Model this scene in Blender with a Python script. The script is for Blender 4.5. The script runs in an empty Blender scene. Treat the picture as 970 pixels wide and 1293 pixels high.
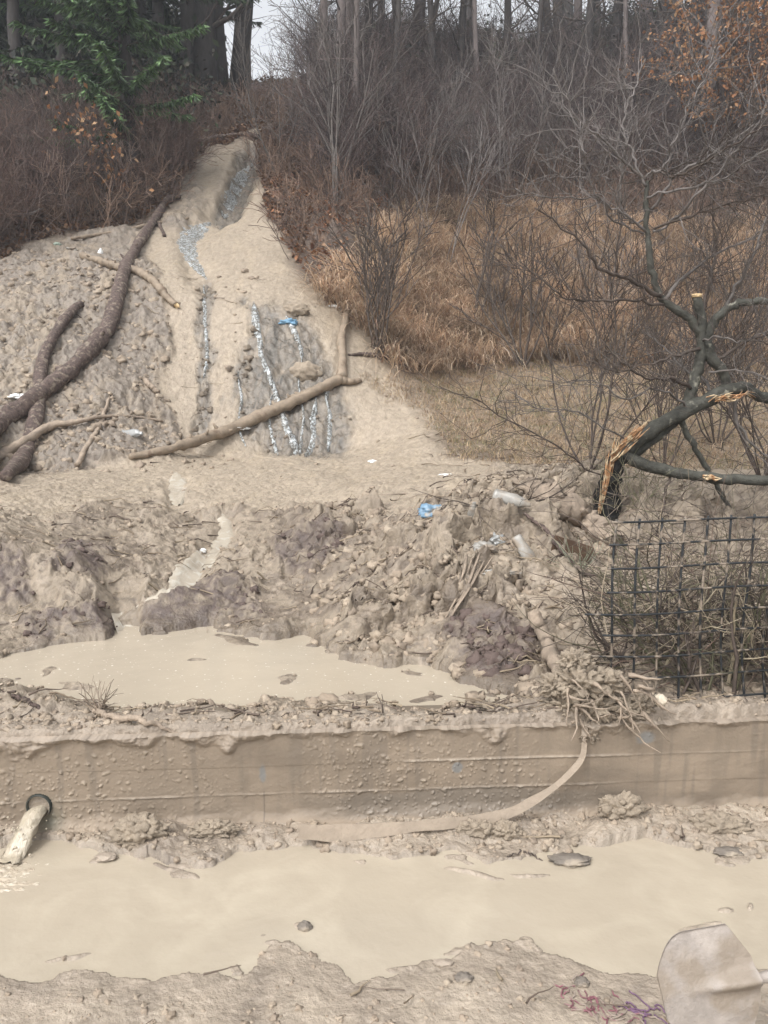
import bpy, math, random
import numpy as np
from mathutils import Vector

# ------------------------------------------------------------------ camera, world, sun, exposure
S = bpy.context.scene
COL = S.collection
CAMZ, PITCH, F = 1.6, math.radians(8.0), 970.0
cp, sp = math.cos(PITCH), math.sin(PITCH)
cam = bpy.data.objects.new('camera', bpy.data.cameras.new('camera'))
COL.objects.link(cam)
cam.location = (0, 0, CAMZ)
cam.rotation_euler = (math.radians(90) - PITCH, 0, 0)
cam.data.sensor_fit = 'VERTICAL'
cam.data.sensor_height = 36
cam.data.lens = 27.0
cam.data.clip_start = 0.05
cam.data.clip_end = 600
S.camera = cam

SUN_EL, SUN_AZ = math.radians(52), math.radians(215)     # azimuth: direction the light comes from, from +Y clockwise
w = bpy.data.worlds.new("World")
S.world = w
w.use_nodes = True
nt = w.node_tree
nt.nodes.clear()
sky = nt.nodes.new('ShaderNodeTexSky')
sky.sky_type = 'NISHITA'
sky.sun_disc = False
sky.sun_elevation = SUN_EL
sky.sun_rotation = SUN_AZ
sky.air_density = 1.0
sky.dust_density = 5.0
hs = nt.nodes.new('ShaderNodeHueSaturation')              # an overcast sky: nearly grey
hs.inputs['Saturation'].default_value = 0.14
hs.inputs['Value'].default_value = 2.4
bg = nt.nodes.new('ShaderNodeBackground')
bg.inputs['Strength'].default_value = 0.15
wo = nt.nodes.new('ShaderNodeOutputWorld')
nt.links.new(sky.outputs[0], hs.inputs['Color'])
nt.links.new(hs.outputs[0], bg.inputs['Color'])
nt.links.new(bg.outputs[0], wo.inputs['Surface'])
sl = bpy.data.lights.new('sun', 'SUN')
sl.energy = 1.4
sl.angle = math.radians(14)
sl.color = (1.0, 0.985, 0.96)
sun = bpy.data.objects.new('sun', sl)
COL.objects.link(sun)
sun.rotation_euler = (math.radians(90) - SUN_EL, 0, -SUN_AZ + math.pi)
# direction check: a sun lamp shines along its local -Z
S.view_settings.view_transform = 'Standard'
S.view_settings.look = 'None'
S.view_settings.exposure = -0.20
S.view_settings.gamma = 1.0
S.render.engine = 'CYCLES'
S.cycles.max_bounces = 5
S.cycles.transparent_max_bounces = 8

# ------------------------------------------------------------------ numpy noise
def hsh(ix, iy, seed):
    h = (ix.astype(np.int64) * 374761393 + iy.astype(np.int64) * 668265263 + seed * 1274126177) & 0xFFFFFFFF
    h = ((h ^ (h >> 13)) * 1274126177) & 0xFFFFFFFF
    h = h ^ (h >> 16)
    return (h & 0xFFFFFF) / float(0x1000000)

def perlin(x, y, seed=0):
    x = np.asarray(x, float); y = np.asarray(y, float)
    ix = np.floor(x); iy = np.floor(y)
    fx = x - ix; fy = y - iy
    sx = fx * fx * fx * (fx * (fx * 6 - 15) + 10); sy = fy * fy * fy * (fy * (fy * 6 - 15) + 10)
    def g(dx, dy):
        a = hsh(ix + dx, iy + dy, seed) * 2 * math.pi
        return np.cos(a) * (fx - dx) + np.sin(a) * (fy - dy)
    a = g(0, 0); b = g(1, 0); c = g(0, 1); d = g(1, 1)
    return 1.5 * ((a + (b - a) * sx) * (1 - sy) + (c + (d - c) * sx) * sy)

def fbm(x, y, o=4, seed=0, gain=0.5):
    r = 0; a = 1.0; t = 0
    for i in range(o):
        r = r + a * perlin(x * 2 ** i + 17.3 * i, y * 2 ** i - 9.1 * i, seed + i)
        t += a; a *= gain
    return r / t

def worley(x, y, seed=0, ident=False):
    x = np.asarray(x, float); y = np.asarray(y, float)
    ix = np.floor(x); iy = np.floor(y)
    best = np.full(x.shape, 9.0); idd = np.zeros(x.shape)
    for dx in (-1, 0, 1):
        for dy in (-1, 0, 1):
            cx = ix + dx; cy = iy + dy
            px_ = cx + hsh(cx, cy, seed); py_ = cy + hsh(cx, cy, seed + 77)
            d = (px_ - x) ** 2 + (py_ - y) ** 2
            m = d < best
            if ident: idd = np.where(m, hsh(cx, cy, seed + 5), idd)
            best = np.where(m, d, best)
    return (np.sqrt(best), idd) if ident else np.sqrt(best)

def sstep(a, b, x):
    t = np.clip((x - a) / (b - a), 0, 1)
    return t * t * (3 - 2 * t)

def sdist(px, py, poly):
    """signed distance in photo pixels to a closed polygon, positive inside"""
    P = np.array(poly, float); n = len(P)
    d2 = np.full(px.shape, 1e18); ins = np.zeros(px.shape, bool)
    for i in range(n):
        a = P[i]; b = P[(i + 1) % n]; e = b - a
        t = np.clip(((px - a[0]) * e[0] + (py - a[1]) * e[1]) / (e @ e), 0, 1)
        d2 = np.minimum(d2, (px - a[0] - t * e[0]) ** 2 + (py - a[1] - t * e[1]) ** 2)
        if a[1] != b[1]:
            c = ((a[1] > py) != (b[1] > py)) & (px < (b[0] - a[0]) * (py - a[1]) / (b[1] - a[1]) + a[0])
            ins ^= c
    return np.where(ins, 1, -1) * np.sqrt(d2)

def ldist(px, py, line):
    P = np.array(line, float)
    d2 = np.full(px.shape, 1e18)
    for i in range(len(P) - 1):
        a = P[i]; b = P[i + 1]; e = b - a
        t = np.clip(((px - a[0]) * e[0] + (py - a[1]) * e[1]) / (e @ e), 0, 1)
        d2 = np.minimum(d2, (px - a[0] - t * e[0]) ** 2 + (py - a[1] - t * e[1]) ** 2)
    return np.sqrt(d2)

# ------------------------------------------------------------------ photo pixel <-> place
def W(px, py, y):
    """the point at distance y (metres in front of the camera) seen at photo pixel px, py"""
    k = (646.5 - py) / F
    h = y * math.tan(math.atan(k) - PITCH)
    d = y * cp - h * sp
    return Vector(((px - 485) / F * d, y, CAMZ + h))

def proj(x, y, z):
    h = z - CAMZ
    d = np.maximum(y * cp - h * sp, 0.05)
    v = y * sp + h * cp
    return 485 + F * x / d, 646.5 - F * v / d

# ------------------------------------------------------------------ the terrain's large shape
L_, C_ = 80.0, 4001
YG = np.linspace(0, L_, C_)
COLS = {
 -700: [(3,.39),(3.8,.37),(4.3,.55),(4.7,.86),(6.5,1.0),(7.2,.95),(10.5,3.6),(16,6.8),(25,13.8),(35,20.5),(80,30)],
 0:    [(3,.39),(3.8,.36),(4.15,.46),(4.6,.84),(6.5,1.0),(7.2,.93),(10.4,3.35),(16,6.3),(25,13.2),(35,20),(80,28)],
 120:  [(3,.39),(4.0,.36),(4.35,.5),(5.0,.70),(6.6,.95),(7.4,.94),(10.6,3.4),(16,6.2),(24,11.9),(35,18.4),(80,26)],
 250:  [(3,.38),(4.15,.36),(5,.54),(6.5,.88),(7.3,.97),(8.3,1.0),(10.2,3.0),(13,4.6),(17,6.85),(21,9.4),(26,12.3),(34,15.5),(80,16)],
 350:  [(3,.38),(4.1,.36),(5,.56),(6.5,.85),(7.5,.98),(8.5,1.03),(10,2.85),(13,4.65),(17,7.0),(22.5,10.4),(26,10.6),(40,9),(80,8)],
 450:  [(3,.38),(3.95,.38),(4.8,.62),(6.3,.90),(7.5,.97),(8.6,1.1),(10.4,2.75),(13,4.5),(17,7.2),(23,10.9),(26,12.3),(40,12),(80,10)],
 550:  [(3,.39),(3.7,.39),(4.1,.6),(4.6,.80),(6,.97),(7.5,1.0),(11,2.1),(15.5,5.0),(25,11.2),(31,14.4),(45,14),(80,12)],
 650:  [(3,.40),(3.45,.41),(3.8,.64),(4.5,.93),(5.3,1.03),(7.5,1.04),(11.5,2.2),(15.7,5.1),(25,11.3),(33,15.9),(50,15.5),(80,13)],
 800:  [(3,.40),(3.35,.43),(4.3,.72),(5,.86),(7.5,1.0),(11.5,2.2),(15.7,5.1),(25,11.4),(34,16.9),(50,16.5),(80,14)],
 970:  [(3,.40),(3.35,.42),(4.3,.66),(5,.8),(7.5,1.0),(11.5,2.2),(15.7,5.1),(25,11.6),(35,17.6),(50,17.5),(80,15)],
 1700: [(3,.40),(3.35,.42),(4.3,.66),(5,.8),(7.5,1.0),(11.5,2.2),(15.7,5.1),(25,11.8),(36,18.4),(50,18.4),(80,16)],
}
_k = sorted(COLS)
PXG = np.arange(-700, 1701, 20)
_tab = np.array([np.interp(YG, [p[0] for p in COLS[k]], [p[1] for p in COLS[k]]) for k in _k])
# soften each profile, a little near and more far
def _blur(a, n):
    ker = np.hanning(n + 2)[1:-1]; ker /= ker.sum()
    return np.convolve(np.pad(a, (n // 2, n // 2), 'edge'), ker, 'valid')[:len(a)]
_s1 = np.array([_blur(r, 11) for r in _tab]); _s2 = np.array([_blur(r, 81) for r in _tab])
_wt = sstep(8, 14, YG)[None]
_tab = _s1 * (1 - _wt) + _s2 * _wt
TAB = np.array([np.interp(PXG, _k, _tab[:, j]) for j in range(C_)])       # (y, px)
TAB = np.array([np.convolve(np.pad(r, 2, 'edge'), [.1, .2, .4, .2, .1], 'valid') for r in TAB])
WS = 0.062                                                                 # the retaining wall's line: y = 2.74 + WS * x
WY = 2.74

def macro(x, y):
    x = np.asarray(x, float); y = np.asarray(y, float)
    near = 1 - sstep(4, 6, y)
    yt = y - WS * x * near
    pe = np.clip(485 + 970 * x / np.maximum(y, 1.0), PXG[0], PXG[-1] - .01)
    i = (pe - PXG[0]) / 20; i0 = np.floor(i).astype(int); fi = i - i0
    j = np.clip(yt, 0, L_ - .03) / L_ * (C_ - 1); j0 = np.floor(j).astype(int); fj = j - j0
    i1 = np.minimum(i0 + 1, len(PXG) - 1)
    z = (TAB[j0, i0] * (1 - fi) + TAB[j0, i1] * fi) * (1 - fj) + (TAB[j0 + 1, i0] * (1 - fi) + TAB[j0 + 1, i1] * fi) * fj
    return z

# outlines, in photo pixels
P_FRONT = [(-900,1075),(0,1072),(60,1066),(150,1078),(220,1090),(300,1068),(380,1078),(500,1078),(580,1074),(640,1082),(700,1068),(820,1066),(900,1074),(970,1080),(1800,1085),
           (1800,1235),(970,1218),(850,1235),(760,1225),(700,1212),(640,1205),(590,1200),(560,1215),(520,1210),(480,1240),(425,1240),(412,1205),(385,1190),(358,1196),(330,1222),(250,1238),(200,1242),(100,1232),(0,1246),(-900,1250)]
P_REAR = [(-900,836),(0,830),(60,818),(130,803),(150,772),(172,775),(185,792),(235,790),(262,782),(275,795),(330,800),(400,808),(430,832),(480,840),(530,836),(590,846),(640,862),(664,882),(620,897),(560,902),(500,890),(430,896),(350,886),(300,897),(200,902),(150,896),(100,886),(50,874),(0,872),(-900,880)]
P_FLOW = [(322,185),(335,215),(330,262),(345,290),(365,335),(400,375),(432,392),(455,430),(500,468),(520,520),(560,576),(640,588),(600,625),(540,640),(520,660),(430,640),(380,640),(330,655),(250,640),(120,640),(60,660),(-60,650),(-700,640),(-700,612),(0,612),(120,592),(240,568),(215,520),(195,500),(215,440),(208,380),(190,325),(170,300),(235,285),(262,255),(245,225),(262,200),(290,183)]
P_CASC = [(308,378),(350,384),(385,398),(410,430),(425,470),(443,520),(440,576),(385,580),(330,568),(292,540),(288,505),(300,470),(316,420)]
P_VEGR = [(330,100),(326,200),(334,262),(350,290),(372,330),(408,372),(440,390),(470,430),(505,462),(548,520),(572,568),(640,583),(760,596),(1900,620),(1900,-1500),(330,-1500)]
P_VEGL = [(-1200,360),(-100,345),(0,332),(60,300),(150,288),(215,262),(238,215),(262,190),(310,172),(332,150),(332,-1500),(-1200,-1500)]
P_DARK = [[(158,786),(200,762),(270,735),(332,742),(334,775),(230,794)], [(66,698),(110,688),(152,705),(130,742),(75,735)], [(-300,700),(0,688),(48,700),(48,762),(0,785),(-300,780)],
          [(545,802),(600,792),(700,800),(690,840),(655,862),(600,845)], [(340,690),(420,672),(440,700),(395,735),(345,720)], [(20,780),(150,770),(150,800),(40,815)]]
GULLY = [(320,192),(305,225),(288,262),(262,282),(242,296),(238,318),(246,335),(262,356)]
STREAK = [(262,356),(258,400),(260,450),(262,500),(255,545)]
CREEK = [(222,600),(225,640),(262,648),(286,660),(280,690),(258,712),(225,742),(178,768),(155,795)]

def ground(x, y):
    """height and surface masks of the ground at x, y"""
    x = np.asarray(x, float); y = np.asarray(y, float)
    z = macro(x, y)
    yw = y - WS * x
    px, py = proj(x, y, z)
    pxr, pyr = proj(x, y, np.zeros_like(z) + .01)
    back = yw > WY + .015
    qx = np.where(back, px, pxr); qy = np.where(back, py, pyr)
    # wobble the outlines
    wx = fbm(x * 2.2, y * 2.2, 4, 11); wy = fbm(x * 2.2, y * 2.2, 4, 23)
    sc = 970 / np.maximum(y, 1.5)
    vx = qx + wx * .14 * sc; vy = qy + wy * .10 * sc
    fine = fbm(x * 14, y * 14, 3, 31)
    f_c = fbm(x * 5, y * 2.5, 4, 35)
    M = {}
    inb = (yw > WY) * 1.0
    M['flow'] = sstep(-6, 8, sdist(vx, vy, P_FLOW)) * inb
    M['casc'] = sstep(-9, 14, sdist(vx + 10 * f_c, vy + 8 * f_c, P_CASC) + 10 * f_c) * inb
    M['casc'] = np.maximum(M['casc'], (1 - sstep(5, 14, ldist(vx, vy, STREAK))) * .9 * inb)
    M['casc'] = np.maximum(M['casc'], (1 - sstep(12, 22, ldist(vx, vy, GULLY[:3]))) * inb)
    M['veg'] = np.maximum(sstep(-9, 9, sdist(vx, vy, P_VEGR)), sstep(-9, 9, sdist(vx, vy, P_VEGL)))
    M['veg'] = np.maximum(M['veg'], sstep(24, 30, y)) * (y > 7.6)
    M['dark'] = np.zeros_like(z)
    for P in P_DARK: M['dark'] = np.maximum(M['dark'], sstep(-6, 10, sdist(vx, vy, P)) * inb)
    # rough mud
    region = inb * (1 - sstep(6.3, 7.3, y)) * (1 - M['flow'] * .85)
    pile = sstep(330, 520, px) * sstep(3.35, 3.8, yw) * (1 - sstep(5.6, 6.6, y))
    lb = (1 - sstep(220, 320, px)) * sstep(6.9, 7.5, y) * (1 - M['veg']) * (1 - M['flow'])
    amp = region * (.048 + .075 * pile) + lb * .055
    vary = .45 + .85 * sstep(-.25, .3, fbm(x * 1.7 + 5, y * 1.7, 3, 77))
    amp = amp * vary
    region = region * vary
    amp = amp * (1 - .5 * M['veg']) * (yw > WY + .1)
    qx1 = x + wx * .05; qy1 = y + wy * .05
    c1 = 1 - worley(qx1 * 2.6, qy1 * 2.6, 3) ** 2
    c2 = 1 - worley(qx1 * 7 + fine * .3, qy1 * 7, 4) ** 2
    c3 = 1 - worley(qx1 * 19 + fine * .5, qy1 * 19, 6) ** 2
    c4 = 1 - worley(qx1 * 45, qy1 * 45, 7) ** 2
    rid2 = .35 - np.abs(fbm(x * 13, y * 13, 4, 66)) * 2
    f_lo = fbm(x * 9, y * 9, 2, 88)
    f1 = fbm(x * 1.3, y * 1.3, 5, 41)
    f2 = fbm(x * 6, y * 6, 5, 51)
    rid = 1 - np.abs(fbm(x * 3.1, y * 3.1, 5, 61)) * 2.4
    clod = (c1 - .6) * 1.0 + (c2 - .6) * .75 + (c3 - .6) * .28 + rid * .6 + f1 * 1.2
    c5 = 1 - worley(qx1 * 11 + fine * .9, qy1 * 11 + f_lo, 8) ** 2
    dz = amp * clod + region * (1 + pile) * ((c4 - .6) * .012 + (c5 - .6) * .024 + fine * .016 + rid2 * .020) + lb * ((c5 - .6) * .03 + fine * .03 + rid2 * .035)
    # broad shapes of the slurry
    dz = dz + M['flow'] * (f1 * .05 + f2 * .018 + (1 - M['casc']) * .006 * fine + .02 * np.minimum(rid2, .2))
    dz = dz + M['casc'] * (-.05 + (c2 - .6) * .05 + (c3 - .6) * .05 + f2 * .07 + fine * .03)
    dz = dz + M['veg'] * (f1 * .22 * sstep(9, 12, y) + f2 * .05)
    g = 1 - sstep(3, 26, ldist(vx, vy, GULLY)); dz = dz - g * inb * .22 * sstep(12, 14, y) - g * inb * .1
    ck = 1 - sstep(5, 20, ldist(vx, vy, CREEK)); dz = dz - ck * inb * .05 * (y < 7)
    M['creek'] = ck * inb * (y < 7.2)
    dk = M['dark'] * inb
    dz = dz + dk * (.03 + (c3 - .6) * .03)
    # undercut bank at far left
    z2 = z + dz
    # wall-top lip and rear puddle
    sr = sdist(vx, vy, P_REAR) * y / 970
    lip = 1 - sstep(.10, .34, yw - WY)
    z2 = np.where(back, z2 * (1 - lip) + lip * (.405 + f1 * .02 + (c2 - .6) * .02 + (c3 - .5) * .02 + .025 * sstep(500, 720, px)), z2)
    LV = .372
    isl = sstep(.20, .45, fbm(x * 5, y * 9, 3, 91))
    inside = LV - .012 - np.clip(sr * .35, 0, .1) + isl * .03 * (1 - sstep(.02, .22, sr))
    amp_v = 1
    out_min = LV + np.clip(-sr * .25, 0, .05) + .003 + np.clip((c3 - .6) * .02, 0, 1)
    for ex, ey, ea, eb in ((205, 889, 38, 6), (442, 872, 26, 8), (372, 858, 20, 4), (300, 806, 30, 5), (560, 880, 20, 4), (90, 862, 22, 4), (255, 835, 12, 3)):
        q = 1 - ((vx - ex) / ea) ** 2 - ((vy - ey) / eb) ** 2; inside = np.maximum(inside, np.where(q > -.4, LV - .004 + .012 * np.clip(q, -.4, 1) + .003 * fine, inside))
    reach = back & (yw < 5.0)
    z2 = np.where(reach & (sr <= 0), np.minimum(z2, LV + .012 + np.clip(-sr, 0, 9) * 1.1 + np.clip(clod, 0, 1) * .02), z2)
    z2 = np.where(reach & (sr > 0), inside, np.where(reach, np.maximum(z2, out_min), z2))
    # the road side
    sf = sdist(vx, vy, P_FRONT) * y / 970
    LF = .012
    isl2 = sstep(.26, .45, fbm(x * 4 + 9, y * 9, 3, 95))
    rin = LF - .01 - np.clip(sf * .3, 0, .05) + isl2 * .022 * (1 - sstep(.02, .12, sf))
    for ex, ey, ea, eb in ((610, 1102, 60, 6), (690, 1094, 26, 5), (905, 1140, 14, 6), (880, 1162, 18, 7), (950, 1140, 9, 4), (135, 1084, 18, 6), (232, 1097, 20, 6), (390, 1172, 9, 4), (940, 1078, 30, 5), (500, 1222, 40, 7), (70, 1215, 50, 6)):
        q = 1 - ((vx - ex) / ea) ** 2 - ((vy - ey) / eb) ** 2; rin = np.maximum(rin, np.where(q > -.4, LF - .003 + .010 * np.clip(q, -.4, 1) + .003 * fine, rin))
    toe = sstep(WY - .33, WY - .05, yw)
    heap = sstep(.0, .5, fbm(x * 1.6 + 4, y * .5, 2, 97)) * toe
    nz_ = .3 + .7 * sstep(1.9, 2.3, yw)
    sf = sf + .012 * fine + .006 * f2
    rout = LF + np.clip(-sf * .09, 0, .009) + .001 + nz_ * ((c2 - .5) * .016 + np.clip(c3 - .5, 0, 1) * .016) + f2 * (.004 + .006 * nz_) + fine * .003 + f1 * .004 + heap * .05 + (c2 - .4) * toe * .025
    rout = np.where(yw < 1.2, np.maximum(rout, .03), rout)
    zr = np.where(sf > 0, rin, np.maximum(rout, LF + .002))
    jump = sstep(-.008, .008, yw - WY - .016 + .014 * fbm(x * 5, x * 0 + 3, 3, 71) + .01 * (c2 - .5))
    zz = zr * (1 - jump) + z2 * jump
    M['front'] = 1 - jump
    M['jump'] = jump
    M['wetrim'] = np.where(back, np.exp(-(sr / .06) ** 2) * (sr < .06) * (yw < 5), np.exp(-(sf / .06) ** 2) * (1 - jump))
    M['px'] = px; M['py'] = py; M['f1'] = f1; M['f2'] = f2; M['clod'] = clod; M['c3'] = c3; M['c2'] = c2; M['lb'] = lb; M['pile'] = pile * region
    M['rid2'] = rid2; M['fine'] = fine; M['amp'] = amp
    return zz, M

def H(x, y):
    z, _ = ground(np.array([float(x)]), np.array([float(y)]))
    return float(z[0])

_rc = {}
def G(px, py, lift=0.0, ymin=1.2, ymax=60):
    """the point of the ground seen at photo pixel px, py"""
    t = np.concatenate([np.arange(max(ymin, 1.2), 12, .01), np.arange(12, ymax, .05)])
    k = (646.5 - py) / F
    h = t * math.tan(math.atan(k) - PITCH); d = t * cp - h * sp
    x = (px - 485) / F * d
    z, M = ground(x, t)
    below = z >= CAMZ + h
    i = int(np.argmax(below)) if below.any() else len(t) - 1
    return Vector((x[i], t[i], z[i] + lift))
def GL(pts, lift=0.0, **kw): return [G(a, b, lift, **kw) for a, b in pts]

# ------------------------------------------------------------------ mesh helpers
def mesh_from(name, V, Q=None, T=None, col=None, smooth=True):
    V = np.asarray(V, np.float32)
    me = bpy.data.meshes.new(name)
    nq = 0 if Q is None else len(Q); ntr = 0 if T is None else len(T)
    me.vertices.add(len(V)); me.vertices.foreach_set('co', V.ravel())
    loops = []
    if nq: loops.append(np.asarray(Q, np.int32).ravel())
    if ntr: loops.append(np.asarray(T, np.int32).ravel())
    lo = np.concatenate(loops)
    me.loops.add(len(lo)); me.loops.foreach_set('vertex_index', lo)
    st = np.concatenate([np.arange(nq) * 4, nq * 4 + np.arange(ntr) * 3]).astype(np.int32)
    me.polygons.add(nq + ntr); me.polygons.foreach_set('loop_start', st)
    me.polygons.foreach_set('use_smooth', np.full(nq + ntr, smooth))
    me.update(calc_edges=True)
    if col is not None:
        a = me.color_attributes.new('Col', 'FLOAT_COLOR', 'POINT')
        c = np.ones((len(V), 4), np.float32); c[:, :col.shape[1]] = col
        a.data.foreach_set('color', c.ravel())
    me.validate(verbose=False)
    return me

class MB:
    def __init__(s): s.V = []; s.Q = []; s.T = []; s.C = []; s.n = 0
    def add(s, V, Q=None, T=None, c=None):
        V = np.asarray(V, float).reshape(-1, 3)
        if Q is not None and len(Q): s.Q.append(np.asarray(Q) + s.n)
        if T is not None and len(T): s.T.append(np.asarray(T) + s.n)
        if c is None: c = (1, 1, 1)
        c = np.asarray(c, float)
        s.C.append(np.broadcast_to(c, (len(V), 3)) if c.ndim == 1 else c)
        s.V.append(V); s.n += len(V)
    def tube(s, P, R, n=5, c=None, cap=True, lump=0, rng=None, flat=1.0):
        P = np.asarray([tuple(p) for p in P], float); m = len(P)
        R = np.broadcast_to(np.asarray(R, float), (m,)) if np.ndim(R) == 0 or len(R) == m else np.interp(np.linspace(0, 1, m), np.linspace(0, 1, len(R)), R)
        D = np.gradient(P, axis=0); D /= np.linalg.norm(D, axis=1)[:, None] + 1e-9
        up = np.array([0, 0, 1.0]) if abs(D[:, 2]).mean() < .8 else np.array([1.0, 0, 0])
        A = np.cross(D, up); A /= np.linalg.norm(A, axis=1)[:, None] + 1e-9
        B = np.cross(D, A)
        th = np.arange(n) * 2 * math.pi / n
        rr = R[:, None] * np.ones(n)[None]
        if lump and rng is not None: rr = rr * (1 + lump * rng.normal(size=(m, n)))
        V = P[:, None] + A[:, None] * (np.cos(th)[None, :, None] * rr[..., None]) + B[:, None] * (np.sin(th)[None, :, None] * rr[..., None] * flat)
        i = np.arange(m - 1)[:, None] * n; j = np.arange(n)[None]; j2 = (j + 1) % n
        Q = np.stack([i + j, i + j2, i + n + j2, i + n + j], -1).reshape(-1, 4)
        V = V.reshape(-1, 3); T = None
        if cap:
            V = np.vstack([V, P[0], P[-1]]); jj = np.arange(n)
            a = np.stack([np.full(n, m * n), (jj + 1) % n, jj], -1)
            b = np.stack([np.full(n, m * n + 1), (m - 1) * n + jj, (m - 1) * n + (jj + 1) % n], -1)
            T = np.vstack([a, b])
        s.add(V, Q, T, c)
    def box(s, cx, cy, cz, sx, sy, sz, R=None, c=None):
        v = np.array([(a, b, d) for a in (-1, 1) for b in (-1, 1) for d in (-1, 1)], float) * (sx / 2, sy / 2, sz / 2)
        if R is not None: v = v @ np.array(R).T
        s.add(v + (cx, cy, cz), [(0,1,3,2),(4,6,7,5),(0,4,5,1),(2,3,7,6),(0,2,6,4),(1,5,7,3)], c=c)
    def mesh(s, name, smooth=True):
        return mesh_from(name, np.vstack(s.V), np.vstack(s.Q) if s.Q else None, np.vstack(s.T) if s.T else None, np.vstack(s.C), smooth)
    def build(s, name, mat, parent=None, smooth=True, loc=None):
        return link(name, s.mesh(name, smooth), mat, parent, loc)

def link(name, me, mat=None, parent=None, loc=None):
    if mat is not None and not me.materials: me.materials.append(mat)
    o = bpy.data.objects.new(name, me); COL.objects.link(o)
    if parent is not None:
        o.parent = parent
        if parent.type == 'EMPTY' and loc is None: o.location = -parent.location
    if loc is not None: o.location = loc
    return o
def tag(o, label, cat=None, group=None, kind=None):
    if label: o['label'] = label
    if cat: o['category'] = cat
    if group: o['group'] = group
    if kind: o['kind'] = kind
    return o
def thing(name, loc, label, cat, group=None):
    o = bpy.data.objects.new(name, None); COL.objects.link(o); o.location = loc; o.empty_display_size = .1
    return tag(o, label, cat, group)

# ------------------------------------------------------------------ materials
def N(nt, t, **kw):
    n = nt.nodes.new(t)
    for k, v in kw.items(): setattr(n, k, v)
    return n
def material(name, col=None, rough=.8, var=.25, scale=8, bump=.3, bscale=40, attr=False, spec=.35, wet=False, stretch=(1, 1, 1), bdist=.01, mudcol=None, mudamt=0, coords='Object', metal=0, trans=0):
    m = bpy.data.materials.new(name); m.use_nodes = True; nt = m.node_tree; nt.nodes.clear()
    out = N(nt, 'ShaderNodeOutputMaterial'); b = N(nt, 'ShaderNodeBsdfPrincipled'); nt.links.new(b.outputs[0], out.inputs[0])
    tc = N(nt, 'ShaderNodeTexCoord'); mp = N(nt, 'ShaderNodeMapping'); mp.inputs['Scale'].default_value = stretch
    nt.links.new(tc.outputs[coords], mp.inputs[0])
    n1 = N(nt, 'ShaderNodeTexNoise'); n1.inputs['Scale'].default_value = scale; n1.inputs['Detail'].default_value = 8; n1.inputs['Roughness'].default_value = .65
    nt.links.new(mp.outputs[0], n1.inputs['Vector'])
    mr = N(nt, 'ShaderNodeMapRange'); mr.inputs['From Min'].default_value = .3; mr.inputs['From Max'].default_value = .7
    mr.inputs['To Min'].default_value = 1 - var; mr.inputs['To Max'].default_value = 1 + var
    nt.links.new(n1.outputs[0], mr.inputs[0])
    if attr:
        ca = N(nt, 'ShaderNodeVertexColor'); ca.layer_name = 'Col'; src = ca.outputs[0]
        if col is not None:
            mm = N(nt, 'ShaderNodeVectorMath', operation='MULTIPLY'); mm.inputs[1].default_value = col[:3]
            nt.links.new(src, mm.inputs[0]); src = mm.outputs[0]
    else:
        rgb = N(nt, 'ShaderNodeRGB'); rgb.outputs[0].default_value = (*col[:3], 1); src = rgb.outputs[0]
    vs = N(nt, 'ShaderNodeVectorMath', operation='SCALE'); nt.links.new(src, vs.inputs[0]); nt.links.new(mr.outputs[0], vs.inputs['Scale'])
    src = vs.outputs[0]
    if mudcol is not None:
        n3 = N(nt, 'ShaderNodeTexNoise'); n3.inputs['Scale'].default_value = scale * .7; n3.inputs['Detail'].default_value = 6
        nt.links.new(tc.outputs[coords], n3.inputs['Vector'])
        r3 = N(nt, 'ShaderNodeMapRange'); r3.inputs['From Min'].default_value = .62 - mudamt * .4; r3.inputs['From Max'].default_value = .72 - mudamt * .4
        nt.links.new(n3.outputs[0], r3.inputs[0])
        mx = N(nt, 'ShaderNodeMix', data_type='RGBA'); nt.links.new(r3.outputs[0], mx.inputs[0]); nt.links.new(src, mx.inputs[6]); mx.inputs[7].default_value = (*mudcol, 1)
        src = mx.outputs[2]
    nt.links.new(src, b.inputs['Base Color'])
    b.inputs['Roughness'].default_value = rough; b.inputs['Specular IOR Level'].default_value = spec; b.inputs['Metallic'].default_value = metal
    if trans: b.inputs['Transmission Weight'].default_value = trans
    if wet and attr:
        r = N(nt, 'ShaderNodeMapRange'); r.inputs['To Min'].default_value = rough; r.inputs['To Max'].default_value = .22
        nt.links.new(ca.outputs['Alpha'], r.inputs[0]); nt.links.new(r.outputs[0], b.inputs['Roughness'])
    if bump:
        n2 = N(nt, 'ShaderNodeTexNoise'); n2.inputs['Scale'].default_value = bscale; n2.inputs['Detail'].default_value = 7; n2.inputs['Roughness'].default_value = .6
        nt.links.new(mp.outputs[0], n2.inputs['Vector'])
        bp = N(nt, 'ShaderNodeBump'); bp.inputs['Strength'].default_value = bump; bp.inputs['Distance'].default_value = bdist
        nt.links.new(n2.outputs[0], bp.inputs['Height']); nt.links.new(bp.outputs[0], b.inputs['Normal'])
    return m

MUD = (.36, .285, .20); MUDP = (.50, .41, .30); MUDD = (.115, .085, .07)
M_ground = material('ground_soil', rough=.56, var=.20, scale=15, bump=.7, bscale=38, attr=True, wet=True, bdist=.02, spec=.42)
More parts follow.
